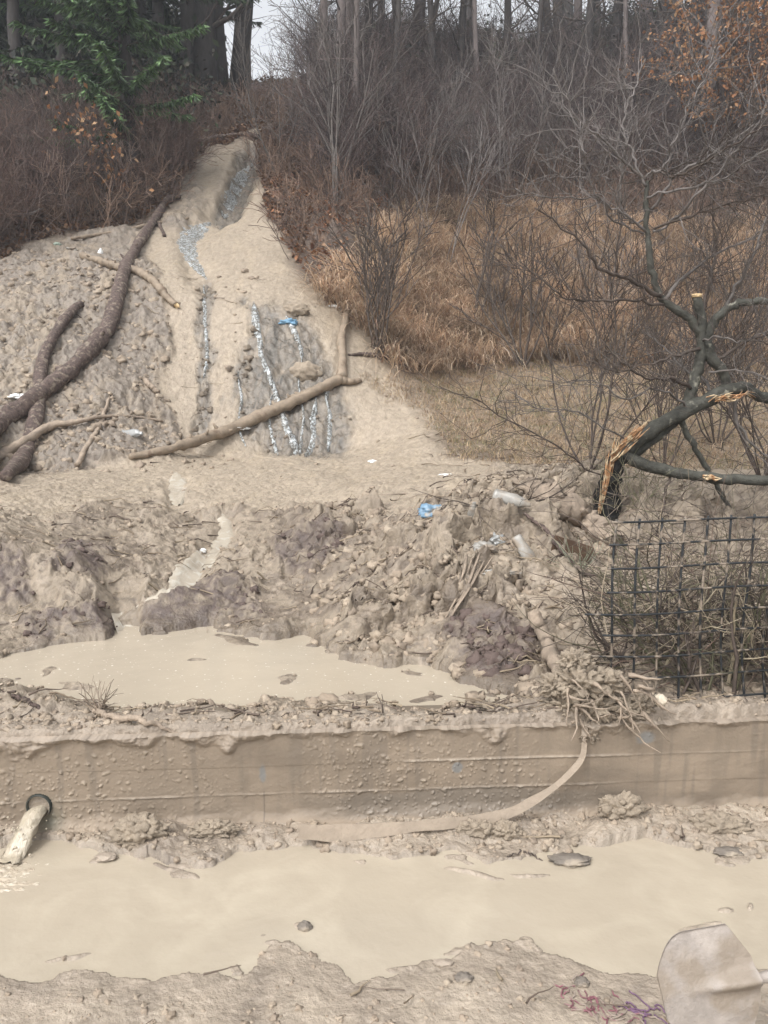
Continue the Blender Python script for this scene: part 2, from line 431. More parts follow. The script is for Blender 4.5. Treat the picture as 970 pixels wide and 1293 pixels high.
# a second, finer layer of surface roughness on the ground
def _ground_extra(m):
    nt = m.node_tree; b = nt.nodes['Principled BSDF']
    old = b.inputs['Normal'].links[0].from_node
    tc = [n for n in nt.nodes if n.type == 'TEX_COORD'][0]
    v = N(nt, 'ShaderNodeTexVoronoi'); v.inputs['Scale'].default_value = 70; nt.links.new(tc.outputs['Object'], v.inputs['Vector'])
    bp = N(nt, 'ShaderNodeBump'); bp.inputs['Strength'].default_value = .25; bp.inputs['Distance'].default_value = .006
    nt.links.new(v.outputs['Distance'], bp.inputs['Height']); nt.links.new(old.outputs[0], bp.inputs['Normal'])
    nt.links.new(bp.outputs[0], b.inputs['Normal'])
_ground_extra(M_ground)

def water_mat(name, col, rough, bump, scale, foam=None):
    m = material(name, col, rough, .05, 2.0, bump, scale, spec=.5, bdist=.01)
    nt = m.node_tree; b = nt.nodes['Principled BSDF']
    if foam:
        tc = [n for n in nt.nodes if n.type == 'TEX_COORD'][0]
        n = N(nt, 'ShaderNodeTexNoise'); n.inputs['Scale'].default_value = foam[0]; n.inputs['Detail'].default_value = 9; n.inputs['Distortion'].default_value = foam[4] if len(foam) > 4 else .8
        nt.links.new(tc.outputs['Object'], n.inputs['Vector'])
        r = N(nt, 'ShaderNodeMapRange'); r.inputs['From Min'].default_value = foam[1]; r.inputs['From Max'].default_value = foam[2]; nt.links.new(n.outputs[0], r.inputs[0])
        src = b.inputs['Base Color'].links[0].from_socket
        mx = N(nt, 'ShaderNodeMix', data_type='RGBA'); nt.links.new(r.outputs[0], mx.inputs[0]); nt.links.new(src, mx.inputs[6]); mx.inputs[7].default_value = (*foam[3], 1)
        nt.links.new(mx.outputs[2], b.inputs['Base Color'])
    return m

# ------------------------------------------------------------------ terrain sheet
def terrain():
    rows = np.concatenate([np.linspace(-30, 1.2, 40, endpoint=False), np.linspace(1.2, 1.7, 40, endpoint=False), np.linspace(1.7, 2.70, 190, endpoint=False), np.linspace(2.70, 2.86, 40, endpoint=False),
                           np.linspace(2.86, 5.2, 330, endpoint=False), np.linspace(5.2, 8.2, 190, endpoint=False), np.linspace(8.2, 11, 200, endpoint=False), np.linspace(11, 19, 220, endpoint=False),
                           np.linspace(19, 36, 120, endpoint=False), np.linspace(36, 79, 25)])
    ti = np.linspace(-1, 1, 641)
    to = np.linspace(0, 1, 31)[1:]
    yr = np.maximum(rows, 1.3)[:, None]
    inner = ti[None] * (.15 + .57 * yr)
    e = (.15 + .57 * yr)
    ext = to[None] ** 1.7 * (6 + 1.6 * yr)
    X = np.concatenate([(-e - ext)[:, ::-1], inner, e + ext], 1)
    Y = rows[:, None] + WS * X * (1 - sstep(6, 12, rows))[:, None]
    z, M = ground(X, Y)
    # push clods sideways too, so banks overhang a little
    a = M['amp'] * .8
    X2 = X + a * fbm(X * 5, Y * 5, 3, 201); Y2 = Y - a * .9 * np.clip(M['clod'], -1, 1.2) * .8
    nr, nc = X.shape
    V = np.stack([X2, Y2, z], -1).reshape(-1, 3)
    i = np.arange(nr - 1)[:, None] * nc; j = np.arange(nc - 1)[None]
    Q = np.stack([i + j, i + j + 1, i + nc + j + 1, i + nc + j], -1).reshape(-1, 4)
    # colour of the soil, with the shade in hollows and creases painted in
    c = np.zeros(X.shape + (3,)); c[:] = (.245, .200, .150)
    n1 = fbm(X * 1.1, Y * 1.1, 5, 301); n2 = fbm(X * 7, Y * 7, 4, 311); n3 = fbm(X * .5, Y * .5, 3, 321); n4 = fbm(X * 25, Y * 25, 3, 331)
    def mix(c, d, m): return c * (1 - m[..., None]) + np.array(d) * m[..., None]
    c = mix(c, (.145, .114, .086), np.clip(sstep(-.05, .35, n1 + n2 * .8) * .85, 0, 1))
    c = mix(c, (.36, .30, .235), np.clip(sstep(.15, .45, n2 - n1 * .6) * .55, 0, 1))
    c = mix(c, (.205, .175, .145), M['lb'] * .85 * sstep(-.4, .1, n2 + n1))
    c = mix(c, (.11, .085, .062), M['lb'] * sstep(.18, .42, n4 + n2 * .6) * .8)
    c = mix(c, (.13, .10, .078), np.clip(sstep(-.35, -.9, M['clod'] - 0 * n2), 0, 1) * (M['amp'] > .01) * .5)  # shade in the low spots between clods, painted as darker mud
    c = mix(c, (.315, .260, .198), M['flow'] * (.9 + .1 * n2))
    c = mix(c, (.095, .088, .078), M['casc'] * np.clip(.75 + n2 * .8, 0, 1))
    c = mix(c, (.24, .195, .15), M['casc'] * sstep(.0, .3, n2 * .7 + n4 * .5) * .6)
    c = mix(c, (.12, .094, .072), (M['amp'] > .012) * sstep(-.05, -.45, M['rid2'] + n4 * .4) * .75)  # crease shade painted dark along the low lines of the relief
    st = fbm(X * 9, Y * 1.1, 4, 341)
    c = mix(c, (.085, .078, .068), M['casc'] * sstep(.0, .35, st) * .7)
    c = mix(c, (.33, .27, .20), M['flow'] * (1 - M['casc']) * sstep(.05, .4, fbm(X * 5, Y * 1.4, 4, 342)) * .75)
    c = mix(c, (.22, .18, .14), M['flow'] * (1 - M['casc']) * sstep(.18, .42, n4 + n2 * .4) * .5)
    c = mix(c, (.10, .076, .066), M['dark'] * np.clip(.62 + n4 + n2, 0, 1))
    litter = np.zeros(X.shape + (3,)); litter[:] = (.10, .074, .058)
    litter = mix(litter, (.17, .115, .08), sstep(-.1, .4, n2)); litter = mix(litter, (.08, .06, .048), sstep(0, .5, n1))
    px, py = M['px'], M['py']
    bench = sstep(-10, 20, sdist(px, py, [(500,462),(560,470),(700,462),(1900,470),(1900,630),(760,600),(570,572)]))
    bcol = mix(mix(np.zeros(X.shape + (3,)) + (.20, .155, .11), (.13, .115, .065), sstep(0, .4, n2)), (.20, .16, .115), sstep(.1, .5, n4))
    litter = litter * (1 - bench[..., None]) + bcol * bench[..., None]
    tall = sstep(-12, 14, sdist(px, py, [(398,355),(440,330),(470,292),(520,268),(640,262),(760,272),(850,285),(1900,290),(1900,462),(760,462),(640,455),(560,470),(500,470),(455,420),(430,392)]) + 10 * n1)
    tcol = mix(mix(np.zeros(X.shape + (3,)) + (.34, .25, .18), (.22, .155, .115), sstep(-.1, .3, n2)), (.12, .09, .065), sstep(.15, .5, n1 + n4 * .3))
    litter = litter * (1 - tall[..., None]) + tcol * tall[..., None]
    vm = M['veg']
    c = c * (1 - vm[..., None]) + litter * vm[..., None]
    # road side
    fr = M['front']
    fc = mix(np.zeros(X.shape + (3,)) + (.335, .28, .22), (.25, .207, .165), sstep(-.1, .4, n1 * .7 + n2 * .6)); fc = mix(fc, (.38, .32, .255), sstep(.2, .5, n4 + n2 * .3) * .6)
    c = c * (1 - fr[..., None]) + fc * fr[..., None]
    # top of the wall: greyer mud
    lipm = (1 - sstep(.12, .35, Y - WS * X - WY)) * M['jump']
    c = mix(c, (.285, .237, .19), lipm * .7)
    wet = np.clip(M['wetrim'] * .8 + M['casc'] * .8 + M['flow'] * .25 + M['creek'] * .6 + fr * .75 + .15 * (M['amp'] > .01) * sstep(-.1, .3, n2) + .25 * sstep(.1, .5, n1) * (1 - vm) * (Y < 8), 0, 1) * (1 - vm)
    c = c * (1 - .12 * M['wetrim'][..., None])
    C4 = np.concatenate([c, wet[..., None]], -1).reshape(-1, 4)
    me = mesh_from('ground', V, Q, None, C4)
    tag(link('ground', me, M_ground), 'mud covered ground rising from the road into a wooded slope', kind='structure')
    return
terrain()

# ------------------------------------------------------------------ standing and running water
M_wr = water_mat('muddy_water_rear', (.375, .323, .250), .06, .16, 14, (60, .66, .70, (.66, .60, .50), .3))
M_wf = water_mat('muddy_water_front', (.360, .310, .240), .07, .45, 9, (2.6, .45, .85, (.44, .385, .30), 1.8))
def sheet(name, y0, y1, x0, x1, level, mat, label, nx=200, ny=60, amp=.0015):
    X, T = np.meshgrid(np.linspace(x0, x1, nx), np.linspace(y0, y1, ny))
    Y = T + WS * X
    Z = level + amp * fbm(X * 6, Y * 9, 3, 401)
    i = np.arange(ny - 1)[:, None] * nx; j = np.arange(nx - 1)[None]
    Q = np.stack([i + j, i + j + 1, i + nx + j + 1, i + nx + j], -1).reshape(-1, 4)
    tag(link(name, mesh_from(name, np.stack([X, Y, Z], -1).reshape(-1, 3), Q), mat), label, kind='structure')
sheet('flood_water', .9, WY + .01, -6, 7, .012, M_wf, 'shallow beige flood water over the road in front of the wall', 400, 120)
sheet('puddle_water', WY + .12, 4.9, -6, 1.4, .370, M_wr, 'beige puddle behind the concrete wall', 240, 70)

M_stream = water_mat('clear_stream', (.15, .145, .13), .28, .3, 20, (26, .42, .60, (.46, .49, .50), 1.2))
def broken_film(m, sc, lo, hi):
    nt = m.node_tree; b = nt.nodes['Principled BSDF']; tc = [n for n in nt.nodes if n.type == 'TEX_COORD'][0]
    n = N(nt, 'ShaderNodeTexNoise'); n.inputs['Scale'].default_value = sc; n.inputs['Detail'].default_value = 6; nt.links.new(tc.outputs['Object'], n.inputs['Vector'])
    r = N(nt, 'ShaderNodeMapRange'); r.inputs['From Min'].default_value = lo; r.inputs['From Max'].default_value = hi; r.inputs['To Min'].default_value = .12; nt.links.new(n.outputs[0], r.inputs[0]); nt.links.new(r.outputs[0], b.inputs['Alpha'])
broken_film(M_stream, 34, .36, .56)
M_creek = water_mat('milky_creek', (.37, .325, .26), .15, .45, 22, (12, .50, .70, (.47, .44, .38), 1.4))
def stream(pts, width, mat, name, label, lift=.015, seed=0, step=6, wob=6.0, **kw):
    """a thin sheet of water that follows the ground"""
    rng = np.random.default_rng(seed)
    P = np.array(pts, float); seg = np.linalg.norm(np.diff(P, axis=0), axis=1); s = np.concatenate([[0], np.cumsum(seg)])
    n = max(4, int(s[-1] / step)); t = np.linspace(0, s[-1], n)
    X = np.interp(t, s, P[:, 0]) + wob * fbm(t * .07, t * 0 + seed, 3, seed); Yp = np.interp(t, s, P[:, 1])
    wd = np.interp(np.linspace(0, 1, n), np.linspace(0, 1, len(width)), width) * (1 + .45 * fbm(t * .12, t * 0 + seed + 5, 2, seed + 1))
    wd = wd * np.clip(np.minimum(np.arange(n), np.arange(n)[::-1]) / 2.5 + .08, 0, 1) ** .6
    centre = [G(a, b, **kw) for a, b in zip(X, Yp)]
    C = np.array([tuple(c) for c in centre])
    for _ in range(2): C[1:-1] = (C[:-2] + C[1:-1] * 2 + C[2:]) / 4
    D = np.gradient(C[:, :2], axis=0); D /= np.linalg.norm(D, axis=1)[:, None] + 1e-9
    Nn = np.stack([-D[:, 1], D[:, 0]], -1)
    k = 7; V = []
    for q in np.linspace(-1, 1, k):
        xy = C[:, :2] + Nn * (q * wd * C[:, 1] / 970 / 2)[:, None]
        z, _ = ground(xy[:, 0], xy[:, 1]); V.append(np.column_stack([xy, z + lift * (1.0 - 1.6 * abs(q) ** 3)]))
    V = np.stack(V, 1)
    Q = [(a * k + b, a * k + b + 1, (a + 1) * k + b + 1, (a + 1) * k + b) for a in range(n - 1) for b in range(k - 1)]
    tag(link(name, mesh_from(name, V.reshape(-1, 3), Q), mat), label, kind='structure')
K = 'stream_water'
stream([(322,203),(308,222),(300,240),(290,258),(282,276)], [8,12,14,16,14], M_stream, K, 'upper reach of the thin white stream in the narrow gully', seed=1)
stream([(266,284),(248,292),(236,306),(238,322),(248,338),(262,354)], [10,24,30,22,12,8], M_stream, K, 'stream widening into a small grey pool', seed=2)
stream([(320,384),(324,410),(330,450),(342,480),(352,508),(362,540),(376,574)], [14,9,6,8,7,9,13], M_stream, K, 'main white trickle down the wet face', seed=3, lift=.03)
stream([(362,400),(372,418),(380,440),(382,462)], [12,8,6,4], M_stream, K, 'short trickle below the blue scrap of plastic', seed=4, lift=.03)
stream([(416,480),(412,505),(418,535),(414,572)], [8,5,8,6], M_stream, K, 'trickle beyond the long pale fallen branch', seed=5, lift=.03)
stream([(400,505),(394,530),(398,552),(386,576)], [6,9,7,10], M_stream, K, 'trickle beside the dark wet stones', seed=6, lift=.025)
stream([(258,362),(258,400),(262,440),(258,480)], [5,5,6,5], M_stream, K, 'thin grey trickle on the smooth mud', seed=7, lift=.02)
stream([(222,598),(226,640)], [22,30,24], M_creek, K, 'foaming pool at the foot of the slope', seed=8)
stream([(268,648),(287,658),(286,682),(268,700),(246,722),(222,744),(180,768),(160,790),(165,815)], [14,20,26,40,38,22,30,32,40], M_creek, K, 'milky creek running into the puddle', seed=9, lift=.02)

stream([(300,470),(306,505),(300,540),(310,566)], [3,4,3,4], M_stream, K, 'faint trickle along the near margin of the wet face', seed=10, lift=.025)
stream([(345,500),(338,530),(344,556),(352,576)], [3,4,5,7], M_stream, K, 'side branch of the main trickle near its foot', seed=11, lift=.025)
stream([(382,462),(376,490),(384,520),(378,575)], [3,3,4,6], M_stream, K, 'broken lower continuation of the short trickle', seed=12, lift=.025)

# ------------------------------------------------------------------ the retaining wall
M_conc = material('muddied_concrete', rough=.75, var=.10, scale=5, bump=.4, bscale=90, attr=True, wet=True, bdist=.004, stretch=(1, 1, 1))
PIPE = W(50, 1017, WY - WS * 1.22)
PIPE.y = WY + WS * PIPE.x
PR = .046
def wall():
    xs = np.concatenate([np.linspace(-7, -1.9, 60, endpoint=False), np.linspace(-1.9, 2.0, 1300, endpoint=False), np.linspace(2.0, 9, 80)])
    zs = np.linspace(-.06, .392, 150)
    X, Z = np.meshgrid(xs, zs)
    big = fbm(X * 1.5, Z * 3, 4, 501); med = fbm(X * 9, Z * 14, 4, 502); fin = fbm(X * 40, Z * 50, 3, 503)
    # board marks left by the formwork
    j1 = .262 + .008 * perlin(X * .7, X * 0, 510) + .006 * X * .3; j2 = .148 + .006 * perlin(X * .6, X * 0 + 3, 511) + .002 * X
    cour = (Z > j1) * 1.0 + (Z > j2) * 1.0
    dep = .0012 * cour + .006 * big + .0015 * med + .0007 * fin
    led1 = np.exp(-((Z - j1) / .004) ** 2); led2 = np.exp(-((Z - j2) / .004) ** 2)
    on1 = sstep(-.05, .2, perlin(X * .9, X * 0, 520) + np.clip((X - .0) * .25, -.2, .3)); on2 = sstep(-.3, .05, perlin(X * 1.1 + 4, X * 0, 521) + .3 - np.clip(X - .5, 0, 1))
    ledge = (led1 * on1 + led2 * on2 * .6) * sstep(-.3, .25, fbm(X * 4, Z * 0, 3, 525) + .15) * (1 - .75 * sstep(.75, 1.1, X))
    dep = dep + ledge * (.006 + .004 * fin)
    w1, id1 = worley(X * 26 + med, Z * 26, 530, True); s1 = np.clip(1 - (w1 / .22) ** 2, 0, 1) * (id1 > .6)
    w2, id2 = worley(X * 62, Z * 62, 531, True); s2 = np.clip(1 - (w2 / .30) ** 2, 0, 1) * (id2 > .5)
    dens = sstep(-.25, .3, fbm(X * 1.3, Z * 2, 2, 540) + .15 - np.clip(X - .3, 0, 1) * .5)
    dep = dep + (s1 * .006 + s2 * .0035) * dens
    # clots of mud sliding off the top
    drip = sstep(-.1, .5, fbm(X * 3.5, X * 0 + .3, 3, 550)) * .09 + .004 + .012 * fbm(X * 15, X * 0, 2, 551)
    over = sstep(.392 - drip - .02, .392 - drip + .02, Z + .02 * med)
    dep = dep + over * (.006 + .016 * np.clip(1 - worley(X * 13 + med, Z * 13 + med, 571) ** 2 * 1.6, 0, 1) + .012 * np.clip(med, -1, 1) + .006 * fin)
    foot = 1 - sstep(.02, .085, Z + .03 * med + .02 * big)
    dep = dep + foot * (.02 + .012 * med)
    hole = np.hypot(X - PIPE.x, Z - PIPE.z)
    dep = dep * sstep(PR * 1.05, PR * 1.5, hole)
    Y = WY + WS * X - dep
    c = np.zeros(X.shape + (3,)); c[:] = (.225, .180, .135)
    def mix(c, d, m): return c * (1 - m[..., None]) + np.array(d) * m[..., None]
    c = mix(c, (.185, .148, .112), sstep(-.1, .4, big + .3 * med))
    c = mix(c, (.27, .215, .16), sstep(.05, .45, fbm(X * 2, Z * 7, 4, 560)) * .7)
    c = mix(c, (.29, .24, .18), np.clip((s1 + s2) * dens * .6, 0, 1))
    c = mix(c, (.40, .35, .29), np.clip(ledge * .75 * (.7 + fin), 0, 1))
    c = mix(c, (.17, .138, .105), sstep(.1, .45, fbm(X * 12, Z * 2.2, 4, 566)) * .45)
    c = mix(c, (.265, .218, .172), np.clip(over * (.7 + med), 0, 1))
    c = mix(c, (.16, .132, .104), sstep(.12, .4, fbm(X * 22, Z * 1.6, 3, 568)) * .5); c = mix(c, (.34, .275, .21), foot * .8)
    damp = (1 - sstep(.06, .12, np.abs(Z - .09) * 2.2 + .1 * big)) * sstep(.25, .1, np.abs(X - .35) * .3)
    c = mix(c, (.17, .145, .118), np.clip(damp * .7, 0, 1))
    # bare bluish patches where the mud has been washed off
    for (bx, bz, sx, sz) in ((W(333, 972, WY), 0, .016, .05), (W(578, 972, WY), 0, .02, .022), (W(820, 940, WY), 0, .05, .03), (W(335, 1037, WY), 0, .12, .02)):
        q = np.exp(-(((X - bx.x) / sx) ** 2 + ((Z - bx.z) / sz) ** 2) * 1.0) * (1 + med * 1.2)
        c = mix(c, (.175, .178, .175), np.clip(sstep(.35, .75, q) * .8, 0, 1))
    crk = np.exp(-((X - W(335, 1000, WY).x - .003 * med) / .002) ** 2) * (Z < .16)
    c = mix(c, (.08, .07, .06), crk * .7)
    gp = np.exp(-(np.hypot(X - PIPE.x - .03, (Z - PIPE.z + .06) * .8) / .05) ** 2)
    c = mix(c, (.13, .125, .095), np.clip(gp, 0, 1) * .9)
    wet = np.clip(.35 + .4 * big + damp * .4, 0, 1)
    nz, nx = X.shape
    i = np.arange(nz - 1)[:, None] * nx; j = np.arange(nx - 1)[None]
    Q = np.stack([i + j, i + j + 1, i + nx + j + 1, i + nx + j], -1).reshape(-1, 4)
    h = hole.ravel(); Q = Q[~(h[Q] < PR).any(1)]
    V = np.stack([X, Y, Z], -1).reshape(-1, 3)
    C4 = np.concatenate([c, wet[..., None]], -1).reshape(-1, 4)
    # top and back
    t = (nz - 1) * nx; n0 = len(V)
    Vt = np.stack([xs, WY + WS * xs + .22, np.full(nx, .392)], -1); Vb = Vt.copy(); Vb[:, 2] = -.06
    V = np.vstack([V, Vt, Vb]); C4 = np.vstack([C4, np.tile([.30, .24, .18, .3], (2 * nx, 1))])
    jj = np.arange(nx - 1)
    Q = np.vstack([Q, np.stack([t + jj, t + jj + 1, n0 + jj + 1, n0 + jj], -1), np.stack([n0 + jj, n0 + jj + 1, n0 + nx + jj + 1, n0 + nx + jj], -1)])
    o = link('retaining_wall', mesh_from('retaining_wall', V, Q, None, C4), M_conc)
    tag(o, 'low concrete retaining wall with board marks, coated in brown mud', 'wall', kind='thing')
wall()

M_pipe = material('dark_pipe', (.035, .04, .035), .5, .3, 12, .2, 60, mudcol=(.2, .16, .12), mudamt=.1)
def pipe():
    root = thing('drain_pipe', (PIPE.x, PIPE.y, PIPE.z), 'black drain pipe poking out of the muddy wall', 'pipe')
    prof = [(.0, .25), (PR * .90, .25), (PR * .90, -.008), (PR * .95, -.011), (PR * 1.0, -.008), (PR * 1.0, .25)]
    n = 32; V = []; Q = []
    for r, y in prof:
        for k in range(n):
            a = k * 2 * math.pi / n; V.append((PIPE.x + r * math.cos(a), PIPE.y + y, PIPE.z + r * math.sin(a)))
    for a in range(len(prof) - 1):
        for k in range(n):
            Q.append((a * n + k, a * n + (k + 1) % n, (a + 1) * n + (k + 1) % n, (a + 1) * n + k))
    link('pipe_body', mesh_from('pipe_body', V, Q), M_pipe, root)
pipe()
def blob(c, r, seed, amp=.3, sub=3, sq=(1, 1, 1), fr=2.5):
    import bmesh
    bm = bmesh.new(); bmesh.ops.create_icosphere(bm, subdivisions=sub, radius=1)
    from mathutils import noise
    for v in bm.verts:
        n = v.co.normalized(); q = n * fr + Vector((seed * 3.1, seed * 1.7, 0))
        f = 1 + amp * noise.noise(q) + amp * .5 * noise.noise(q * 2.3) + amp * .3 * noise.noise(q * 5)
        v.co = Vector((n.x * sq[0], n.y * sq[1], n.z * sq[2])) * r * f + Vector(c)
    V = np.array([v.co[:] for v in bm.verts]); T = np.array([[v.index for v in f.verts] for f in bm.faces]); bm.free()
    return V, T
M_jet = water_mat('jet_water', (.38, .33, .25), .10, .5, 40, (30, .40, .75, (.46, .40, .32), .5))
M_jet.node_tree.nodes['Mapping'].inputs['Scale'].default_value = (3, 1, .5)
def jet():
    rng = np.random.default_rng(5)
    b = MB(); n = 26; m = 20; V = []
    x0, y0, z0 = PIPE.x, PIPE.y, PIPE.z
    for i in range(n):
        s = i / (n - 1)
        t = s * 1.0
        y = y0 + .10 - .30 * t; z = z0 - PR * .45 - .0 * t - max(0, (t - .33)) ** 2 * .34 - .01 * t; x = x0 - .005 - .045 * max(0, t - .33)
        z = max(z, .0)
        wx = .026 + .014 * t; wz = .016 + .012 * t
        for k in range(m):
            a = k * 2 * math.pi / m
            q = 1 + (.15 + .4 * s) * float(perlin(a * 2.2, s * 4, 7)) + (.10 + .35 * s) * float(perlin(a * 6, s * 9, 8))
            V.append((x + wx * math.cos(a) * q, y + wz * .5 * math.sin(a) * q, z + wz * math.sin(a) * q))
    Q = [(i * m + k, i * m + (k + 1) % m, (i + 1) * m + (k + 1) % m, (i + 1) * m + k) for i in range(n - 1) for k in range(m)]
    b.add(V, Q)
    end = np.array(V[-m:]).mean(0)
    for k in range(110):
        t = rng.random() ** .5; c0 = np.array(V[int(t * (n - 1)) * m:int(t * (n - 1)) * m + m]).mean(0); d0 = rng.normal(size=3) * (.030, .022, .02) * (.4 + t); vv, tt = blob(c0 + d0, rng.uniform(.0015, .005), k, .4, 1); b.add(vv + (0, 0, abs(d0[2]) * .5), None, tt)
    # churned water where it lands
    me = b.mesh('water_jet')
    o = link('water_jet', me, M_jet); tag(o, 'jet of muddy water pouring out of the drain pipe', 'water jet')
    X, Y = np.meshgrid(np.linspace(-.42, .26, 220), np.linspace(-.26, .16, 140))
    r = np.hypot((X + .1) / .31, (Y + .03) / .19) + .25 * fbm(X * 7, Y * 9, 3, 5) + .05; e = np.clip(1 - r, 0, 1)
    Z = .004 + e ** .5 * (.010 + .020 * np.abs(fbm((X + .5) * 18, Y * 26, 4, 61)) + .004 * np.clip(1 - worley(X * 60, Y * 70, 3) * 1.5, 0, 1))
    nx = 220; ny = 140
    i = np.arange(ny - 1)[:, None] * nx; j = np.arange(nx - 1)[None]
    Q = np.stack([i + j, i + j + 1, i + nx + j + 1, i + nx + j], -1).reshape(-1, 4)
    V = np.stack([X + end[0], Y + end[1] - .03, Z], -1).reshape(-1, 3)
    tag(link('churned_water', mesh_from('churned_water', V, Q), water_mat('foam_water', (.41, .345, .265), .12, .7, 50, (26, .5, .66, (.55, .49, .40), 1))), 'churned foaming water below the drain pipe', kind='structure')
jet()

# ------------------------------------------------------------------ generic wood
M_mudwood = material('mud_caked_wood', (.27, .215, .165), .8, .35, 14, 1.0, 45, stretch=(1, 1, 1))
M_barkred = material('reddish_brown_bark', (.095, .068, .058), .75, .6, 26, 1.0, 45, mudcol=(.22, .18, .14), mudamt=.2, bdist=.02)
M_barkpale = material('stripped_pale_wood', (.235, .185, .135), .65, .25, 12, .5, 50, mudcol=(.16, .115, .08), mudamt=.1)
M_fresh = material('fresh_split_wood', (.55, .40, .22), .7, .25, 30, .6, 80)
M_barkgreen = material('grey_green_bark', (.058, .057, .047), .7, .5, 22, .9, 60, mudcol=(.27, .26, .21), mudamt=.02)
M_char = material('charred_bark', (.012, .011, .010), .75, .5, 18, 1.0, 50)
M_orange = material('orange_torn_wood', (.36, .20, .10), .8, .6, 34, .9, 80, mudcol=(.55, .43, .28), mudamt=.32, stretch=(1, 1, .35))
M_twigdark = material('dark_twig_bark', (.075, .058, .048), .8, .4, 20, 0)
M_twiggrey = material('grey_twig_bark', (.125, .11, .10), .8, .35, 20, 0)
M_twigpale = material('pale_twig_bark', (.165, .148, .138), .75, .3, 20, 0)
M_trunk = material('ridge_trunk_bark', (.052, .045, .042), .85, .4, 10, .8, 20, stretch=(1, 1, .3))
M_trunkp = material('pale_trunk_bark', (.135, .112, .105), .85, .35, 10, .8, 20, stretch=(1, 1, .3))
M_needle = material('spruce_needles', rough=.6, var=.3, scale=3, bump=0, attr=True)
M_leafy = material('dead_leaves', rough=.7, var=.3, scale=30, bump=0, attr=True)
M_grass = material('dry_grass_blades', rough=.65, var=.15, scale=2, bump=0, attr=True)
M_brush = material('brush_stems', rough=.8, var=.2, scale=2, bump=0, attr=True)

def smooth_path(P, n):
    P = np.array([tuple(p) for p in P], float)
    if len(P) < 3: t = np.linspace(0, 1, n)[:, None]; return P[0] * (1 - t) + P[-1] * t
    s = np.concatenate([[0], np.cumsum(np.linalg.norm(np.diff(P, axis=0), axis=1))]); s /= s[-1]
    Pe = np.vstack([2 * P[0] - P[1], P, 2 * P[-1] - P[-2]])
    out = []
    for t in np.linspace(0, 1, n):
        i = min(max(int(np.searchsorted(s, t, side='right')) - 1, 0), len(P) - 2)
        u = (t - s[i]) / max(s[i + 1] - s[i], 1e-9)
        a, b, c, d = Pe[i], Pe[i + 1], Pe[i + 2], Pe[i + 3]
        out.append(.5 * ((2 * b) + (-a + c) * u + (2 * a - 5 * b + 4 * c - d) * u * u + (-a + 3 * b - 3 * c + d) * u ** 3))
    return np.array(out)

def limb(b, P, R, n=None, sides=9, rng=None, lump=.06, knots=0, c=None, wig=.0):
    P = smooth_path(P, n or max(8, len(P) * 5))
    if rng is not None and wig: P[1:-1] += rng.normal(size=(len(P) - 2, 3)) * wig
    R = np.interp(np.linspace(0, 1, len(P)), np.linspace(0, 1, len(R)), R)
    if rng is not None:
        s_ = np.linspace(0, len(R) / 7.0, len(R)); R = R * (1 + .5 * lump * rng.normal(size=len(R)) + .22 * perlin(s_, s_ * 0 + rng.random() * 50, 9))
    b.tube(P, R, sides, c=c, lump=lump, rng=rng)
    return P

def grow(b, rng, p, d, L, r, lvl, trop=.15, wig=.16, kids=(4, 7), ang=(.45, .9), shrink=(.4, .65), c=None, first=.25, rmin=.0015, cols=None, lo=99):
    n = 7 if lvl > 0 else 4
    p = np.array(p, float); d = np.array(d, float); d /= np.linalg.norm(d)
    P = [p.copy()]; D = [d.copy()]
    for i in range(n - 1):
        d = d + rng.normal(size=3) * wig + np.array([0, 0, trop]) * .5
        d /= np.linalg.norm(d); p = p + d * L / (n - 1); P.append(p.copy()); D.append(d.copy())
    tip = max(rmin, r * (.35 if lvl > 0 else .4))
    R = np.linspace(r, tip, n)
    cc = c if cols is None else cols[min(lvl, len(cols) - 1)]
    b.tube(P, R, 3 if r < .006 or lo < 4 else (4 if r < .02 else 7), c=cc, cap=False)
    if lvl > 0:
        for k in range(rng.integers(kids[0], kids[1] + 1)):
            t = first + (1 - first) * rng.random(); f = t * (n - 1); i = min(int(f), n - 2); u = f - i
            q = P[i] * (1 - u) + P[i + 1] * u
            ax = np.cross(D[i], rng.normal(size=3)); ax /= np.linalg.norm(ax) + 1e-9
            a = rng.uniform(*ang); dd = D[i] * math.cos(a) + ax * math.sin(a)
            grow(b, rng, q, dd, L * rng.uniform(*shrink) * (1.15 - .5 * t), max(rmin, (r + (tip - r) * t) * .6), lvl - 1, trop, wig, kids, ang, shrink, c, first, rmin, cols, lo)
    return P

def scatter_mesh(protos, pos, scale, rot, tint=None, zs=None):
    """one mesh of many turned and scaled copies of the given (V, Q, T, C) shapes"""
    Vs, Qs, Ts, Cs = [], [], [], []; n = 0
    pr = np.random.default_rng(1).integers(0, len(protos), len(pos))
    for i in range(len(pos)):
        V, Q, T, C = protos[pr[i]]
        c, s = math.cos(rot[i]), math.sin(rot[i])
        v = V * scale[i]
        if zs is not None: v = v * (1, 1, zs[i])
        v = np.stack([v[:, 0] * c - v[:, 1] * s, v[:, 0] * s + v[:, 1] * c, v[:, 2]], -1) + pos[i]
        Vs.append(v)
        if Q is not None: Qs.append(Q + n)
        if T is not None: Ts.append(T + n)
        Cs.append(C * (tint[i] if tint is not None else 1)); n += len(V)
    return np.vstack(Vs), (np.vstack(Qs) if Qs else None), (np.vstack(Ts) if Ts else None), np.vstack(Cs)
def arrays(b): return np.vstack(b.V), (np.vstack(b.Q) if b.Q else None), (np.vstack(b.T) if b.T else None), np.vstack(b.C)

